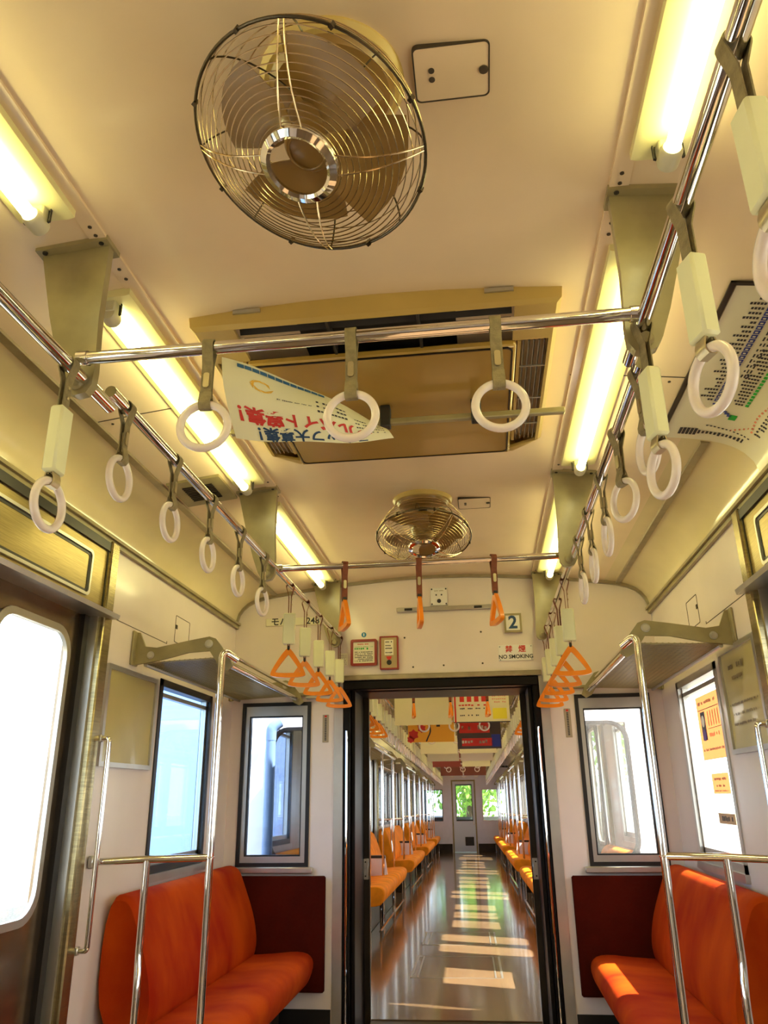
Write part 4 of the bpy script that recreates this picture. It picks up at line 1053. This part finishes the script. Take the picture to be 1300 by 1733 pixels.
e = MB(); e.ringprism([(.20, 1.70), (-.28, 1.70), (-.28, .70), (.20, .70)], [(.18, 1.68), (-.26, 1.68), (-.26, .74), (.18, .74)], 'xz', Yc-.003, Yc+.03); build('window_frame', e, BLACK, r)
e = MB(); e.box(-.26, .18, Yc+.015, Yc+.018, .74, 1.68); build('pane', e, GLASS, r)
e = MB(); e.rbox(-.05, .20, Yc-.01, Yc+.005, .05, .28, .004); build('door_vent', e, BLACK, r)
e = MB(); e.rbox(.20, .23, Yc-.04, Yc, .60, .72, .004); build('door_handle', e, CHROME, r)
for (x0, x1) in ((-1.22, -.66), (.48, 1.22)):
    r = empty('window_%d' % wn, ((x0+x1)/2, Yc, .70), kind='structure'); wn += 1
    e = MB(); e.ringprism([(x1, 1.56), (x0, 1.56), (x0, .70), (x1, .70)], [(x1-.02, 1.54), (x0+.02, 1.54), (x0+.02, .72), (x1-.02, .72)], 'xz', Yc-.008, Yc+.05); build('window_frame', e, BLACK if x0 < 0 else ALU, r)
    e = MB(); e.box(x0+.02, x1-.02, Yc+.02, Yc+.024, .72, 1.54); build('pane', e, GLASSG if x0 < 0 else GLASS, r)
# cab front behind the partition
e = MB(); holes(e, 'y', Yc+1.5, Yc+1.55, -HW, HW, FZ-.02, 2.2, [(-1.2, -.5, .80, 1.7), (-.42, .42, .80, 1.7), (.5, 1.2, .80, 1.7)]); struct('wall_cab_front', e, mat('cab_dark', (.05, .06, .05), .6))
e = MB(); e.box(-HW, HW, Yc, Yc+1.55, 2.15, 2.2); struct('ceiling_cab', e, MATS['cab_dark'])
e = MB(); e.box(-HW, HW, Yc+.05, Yc+1.5, FZ-.05, FZ); struct('floor_cab', e, MATS['cab_dark'])
r = empty('driver_desk', (-.9, Yc+1.2, FZ), 'black driver desk in the cab behind the far left window', 'desk')
e = MB(); e.prism([(Yc+1.0, .72), (Yc+1.48, .84), (Yc+1.48, FZ), (Yc+1.1, FZ)], 'yz', -1.25, -.45); build('console', e, BLACK, r)
e = MB(); e.rbox(-1.1, -.7, Yc+.98, Yc+1.1, .74, .80, .01); build('controls', e, BROWNP, r)
# floor hatches
for (a, b) in ((1.22, 2.12), (2.7, 3.5)):
    e = MB(); 
    e.ringprism([(.32, b), (-.36, b), (-.36, a), (.32, a)], [(.31, b-.008), (-.35, b-.008), (-.35, a+.008), (.31, a+.008)], 'xy', FZ, FZ+.002)
    for x in (-.36, -.31, .27, .32): e.box(x-.006, x+.006, a, b, FZ, FZ+.003)
    build('floor_hatch', e, ALU, None, 'metal edged floor hatch in the next car aisle, %s the gangway' % ('nearest' if a < 2 else 'second from'), 'hatch', 'floor hatches')

# seats of the next car
def divider(r, s, y):
    e = MB(); e.prism([(s*1.25, .20), (s*.86, .22), (s*.90, .50), (s*1.25, .50)], 'xz', y-.03, y+.03); build('divider', e, mat('divider_enamel', (.80, .74, .78), .35), r)
    e = MB(); e.prism([(s*1.26, .50), (s*.895, .50), (s*.905, .53), (s*1.26, .53)], 'xz', y-.034, y+.034); build('divider_cap', e, BLACK, r)
secs = [(.12, 1.58, 'corner')] + [(DRS[k][1]+.12, DRS[k+1][0]-.10, ords[k]) for k in range(3)] + [(DRS[3][1]+.12, LEN-.3, 'last')]
for s, nm in ((-1, 'left'), (1, 'right')):
    for (a, b, l) in secs:
        if b-a < .5: continue
        lab = 'orange bench on the %s of the next car, %s' % (nm, {'corner': 'just past the gangway', 'first': 'first long one', 'second': 'second long one', 'third': 'third long one', 'last': 'last before the cab'}[l])
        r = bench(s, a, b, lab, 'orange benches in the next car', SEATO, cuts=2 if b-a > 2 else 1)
        if b-a > 2: divider(r, s, (a+b)/2+.1)
        t = MB(); t.tube([(s*.80, a+.05, FZ+.05), (s*.80, b-.05, FZ+.05)], .014, 8)
        for y in (a+.1, (a+b)/2, b-.1): t.tube([(s*.80, y, FZ), (s*.80, y, .16)], .010, 6)
        build('foot_rail', t, CHROME, r)
        rack(s, a+.08, b, 'mesh luggage rack on the %s of the next car, above the %s bench' % (nm, {'corner': 'corner', 'first': 'first long', 'second': 'second long', 'third': 'third long', 'last': 'last'}[l]), 'luggage racks in the next car', fine=False)
        ys = (a+.12, b-.05) if b-a > 2 else (b-.05,)
        if b-a > 2: ys = (a+.12, (a+b)/2, b-.05)
        for i, y in enumerate(ys):
            pole(s, y, 'chrome pole on the next car\'s %s side, %s of %s bench' % (nm, ['near end', 'middle', 'far end'][i if len(ys) > 1 else 2], {'corner': 'corner', 'first': 'first long', 'second': 'second long', 'third': 'third long', 'last': 'last'}[l]), 'poles in the next car', full=(i == 0 and len(ys) > 1))
# rails, crossbars, straps of the next car
for s, nm in ((-1, 'left'), (1, 'right')):
    t = MB(); t.tube([(s*.63, .05, 2.05), (s*.63, LEN-.05, 2.05)], .0155, 10); build('strap_rail', t, CHROME, None, 'long chrome strap rail overhead on the %s of the next car' % nm, 'rail', 'strap rails of the next car')
    k = 0; y = .3
    while y < LEN-.3:
        kind = 'sleeve_tri' if y < 1.65 else 'sleeve_ring'
        k += 1
        lab = ('orange sleeved triangle strap, %s in the next car\'s %s row past the gangway' if y < 1.65 else 'cream sleeved strap, %s in the next car\'s %s row past the gangway') % (nth(k), nm)
        strap(kind, (s*.63, y, 2.05), R90+random.uniform(-.15, .15), lab, ('orange straps in the next car, %s row' if y < 1.65 else 'ring straps in the next car, %s row') % nm, BELTB if y < 1.65 else BELT); y += .33
    for k, y in enumerate([.1+1.64*i for i in range(12)]):
        if y > LEN: break
        a = [(.605, 2.425), (.78, 2.405), (.735, 2.22), (.675, 2.03), (.64, 1.995), (.602, 2.02), (.607, 2.2)]
        p = MB(); p.prism([(s*u, v) for u, v in a], 'xz', y-.012, y+.012)
        build('rail_bracket', p, OLIVE, None, 'olive rail bracket, %s in the next car\'s %s row past the gangway' % (nth(k+1), nm), 'bracket', 'rail brackets in the next car, %s row' % nm)
    t = MB(); t.box(s*(HW-.03), s*(HW-.02), .1, LEN-.1, 1.90, 2.12)
    build('poster_band', t, PAPERW, None, 'long pale strip of posters above the racks on the %s of the next car' % nm, 'posters', 'poster strips of the next car')
ords = ords + ['seventh', 'eighth', 'ninth', 'tenth', 'eleventh']
for i in range(10):
    y = 1.5+1.65*i
    t = MB(); t.tube([(-.62, y, 2.06), (.62, y, 2.06)], .0145, 10)
    build('crossbar', t, CHROME, None, 'chrome crossbar in the next car, %s from the gangway' % ords[i], 'rail', 'crossbars of the next car')
    for x, l in ((-.31, 'left'), (.01, 'middle'), (.33, 'right')):
        if i == 0: strap('tri', (x, y, 2.06), .2, 'orange triangle strap on the first crossbar past the gangway, %s one' % l, 'orange straps on the first far crossbar', BELTB)
        else: strap('ring', (x, y, 2.06), random.uniform(-.1, .1), 'white ring strap on the %s crossbar of the next car, %s one' % (ords[i], l), 'crossbar rings of the next car')
# hanging posters
def hang(x0, x1, y, z0, z1, m_, label, deco=None):
    r = empty('hanging_poster', ((x0+x1)/2, y, z0), label, 'poster', 'hanging posters of the next car')
    t = MB(); t.box(x0, x1, y-.0015, y+.0015, z0, z1); sh = build('sheet', t, m_, r)
    t = MB(); t.tube([(x0-.02, y, z1+.006), (x1+.02, y, z1+.006)], .005, 6); build('top_rod', t, ALU, r)
    for xx in (x0+.05, x1-.05):
        t = MB(); t.tube([(xx, y, z1+.006), (xx, y, 2.447)], .003, 6); build('hanger', t, ALU, r)
    if deco: deco(sh, lambda x, yy: (x0+(x1-x0)*x, y-.0022, z0+(z1-z0)*yy))
    return r
PW = mat('plain_poster', (.72, .66, .42), .6, noise=.03)
def deco_menu(sh, g):
    t = MB(); quad_on(t, .02, .05, 0, 1, g)
    for k in range(4): quad_on(t, .12+.13*k, .20+.13*k, .62, .80, g); 
    scribble(t, .10, .60, .52, .06, g); build('red_print', t, INKR, sh)
    t = MB()
    for k in range(4): scribble(t, .12+.14*k, .21+.14*k, .42, .05, g, 3); scribble(t, .12+.14*k, .21+.14*k, .22, .05, g, 3); 
    quad_on(t, 0, 1, 0, .03, g); build('black_print', t, INK, sh)
    t = MB(); quad_on(t, .70, .95, .10, .42, g); build('yellow_block', t, mat('yellow_ink', (.85, .75, .05), .5), sh)
    t = MB()
    for k in range(4): scribble(t, .70, .95, .60+.09*k, .05, g, 7)
    build('pink_print', t, mat('pink_ink', (.75, .35, .25), .5), sh)
def deco_flower(sh, g):
    t = MB()
    for (cx, cy, q) in ((.12, .25, .11), (.22, .75, .13), (.30, .45, .09), (.06, .1, .08)):
        n = 12; t.add([g(cx+q*math.cos(a*2*PI/n)*(.8+.3*(a % 2)), cy+1.9*q*math.sin(a*2*PI/n)*(.8+.3*(a % 2))*.8) for a in range(n)], [tuple(range(n))])
    build('red_flowers', t, INKR, sh)
    t = MB(); n = 14
    for i in range(n):
        a0, a1 = i/n, (i+1)/n; fx = lambda a: .38+.25*a+.04*math.sin(a*9); fy = lambda a: .02+.95*a**.7
        t.add([g(fx(a0), fy(a0)), g(fx(a0)+.03, fy(a0)), g(fx(a1)+.03, fy(a1)), g(fx(a1), fy(a1))], [(0, 1, 2, 3)])
    quad_on(t, .60, .98, .86, .94, g); quad_on(t, .62, .70, .50, .62, g); build('black_curve', t, INK, sh)
def deco_dark(sh, g):
    t = MB(); quad_on(t, .05, .75, .45, .75, g); quad_on(t, .1, .8, .08, .30, g); build('red_block', t, INKR, sh)
    t = MB(); scribble(t, .1, .7, .60, .14, g, 8); scribble(t, .1, .7, .2, .10, g, 9); build('cream_print', t, CREAM, sh)
    t = MB(); quad_on(t, .78, .98, .05, .40, g); build('blue_block', t, INKB, sh)
hang(-.50, .01, 1.75, 1.745, 2.05, PW, 'plain cream back of a hanging poster just past the gangway on the left')
hang(.03, .53, 1.75, 1.755, 2.05, mat('menu_poster', (.80, .74, .50), .5), 'printed poster of small pictures and yellow block past the gangway', deco_menu)
hang(-.52, 0.0, 3.6, 1.74, 2.07, mat('orange_poster', (.90, .42, .03), .5), 'bright orange hanging poster with red flowers in the next car', deco_flower)
hang(.03, .53, 3.9, 1.68, 2.07, mat('dark_poster', (.07, .05, .05), .5), 'dark hanging poster with red blocks in the next car', deco_dark)
for i, (y, m1, m2, l1, l2) in enumerate(((5.6, PW, PW, 'plain cream', 'plain cream'), (7.4, PW, mat('pale_poster', (.75, .66, .50), .5), 'plain cream', 'pale tan'), (9.2, mat('dark_red_poster', (.25, .04, .03), .5), PW, 'dark red', 'plain cream'), (13.2, mat('maroon_poster', (.20, .05, .03), .5), MATS['maroon_poster'], 'maroon', 'maroon'))):
    hang(-.50, .0, y, 1.74, 2.08, m1, '%s hanging poster left of centre, %s of the farther pairs' % (l1, ords[i]))
    hang(.03, .53, y, 1.74, 2.08, m2, '%s hanging poster right of centre, %s of the farther pairs' % (l2, ords[i]))
# lamps of the next car
for s, nm in ((-1, 'left'), (1, 'right')):
    for k in range(5):
        lamp(s, .5+3.6*k, 1.8+3.6*k, 'lit tube lamp on the %s ceiling of the next car, %s from the gangway' % (nm, ords[k]), 'tube lamps of the next car')
TX = None
# pipe on the outside of the next car's end
r = empty('drain_pipe', (-1.16, 5.15, -.2), 'blue grey vertical pipe between the cars behind the far left window', 'pipe')
t = MB(); t.tube([(-1.15, 5.17, -.2), (-1.15, 5.17, 1.50)], .034, 14); build('pipe', t, PIPEM, r)
t = MB(); t.tube(bent([(-1.15, 5.17, 1.48), (-1.15, 5.17, 1.56), (-1.10, 5.20, 1.60)], rad=.03), .036, 14); build('pipe_head', t, PIPEM, r)

# ------------------------------------------------------------ outside
g = MB(); g.box(-80, 80, -60, 120, -1.3, -1.2); struct('ground', g, GROUND)
# pale blue building beside the track on the left
r = empty('trackside_wall', (-4.1, 20.0, -1.2), 'pale blue clad trackside wall outside the left side window', 'wall')
b = MB(); b.box(-4.25, -4.0, 9.4, 33, -1.2, 6.5); build('cladding', b, BLUEW, r)
b = MB(); b.box(-4.3, -3.95, 9.35, 33.05, 6.5, 6.6); build('coping', b, ALU, r)
# trees beyond the cab
def tree(x, y, h, rr, lm, label, n=26):
    r = empty('tree', (x, y, -1.2), label, 'tree', 'trees beyond the next car')
    t = MB(); t.tube([(x, y, -1.2), (x+.1, y, h*.4), (x, y+.1, h*.75)], [.22, .16, .08], 8); build('trunk', t, BARK, r)
    t = MB()
    for i in range(n*60):
        a = random.uniform(0, 2*PI); u = random.uniform(-1, 1); q = rr*random.uniform(.55, 1.0); c = Vector((math.sqrt(1-u*u)*math.cos(a), math.sqrt(1-u*u)*math.sin(a), u*1.1))
        p = Vector((x, y, h*.62)) + c*q*(.85+.25*math.sin(a*3+u*4)); M = Euler((random.uniform(0, 6), random.uniform(0, 6), random.uniform(0, 6))).to_matrix(); s_ = random.uniform(.10, .22)
        t.add([p+M@Vector(v)*s_ for v in ((-1, 0, 0), (0, -.5, .1), (1, 0, 0), (0, .5, .1))], [(0, 1, 2, 3)])
    build('crown', t, lm, r)
tree(-3.4, 36, 6.5, 3.0, LEAFD, 'dark tree seen through the far left cab window')
tree(-.6, 39, 3.4, 2.3, LEAF, 'low bright green tree seen through the cab door window')
tree(2.0, 37, 6.0, 3.0, LEAF, 'tall green tree seen through the far right cab window')
tree(-1.0, 46, 9.0, 3.4, LEAFD, 'tall dark tree behind the low bright one', 30)
tree(6.0, 42, 7.0, 3.2, LEAF, 'green tree standing to the right of the others')
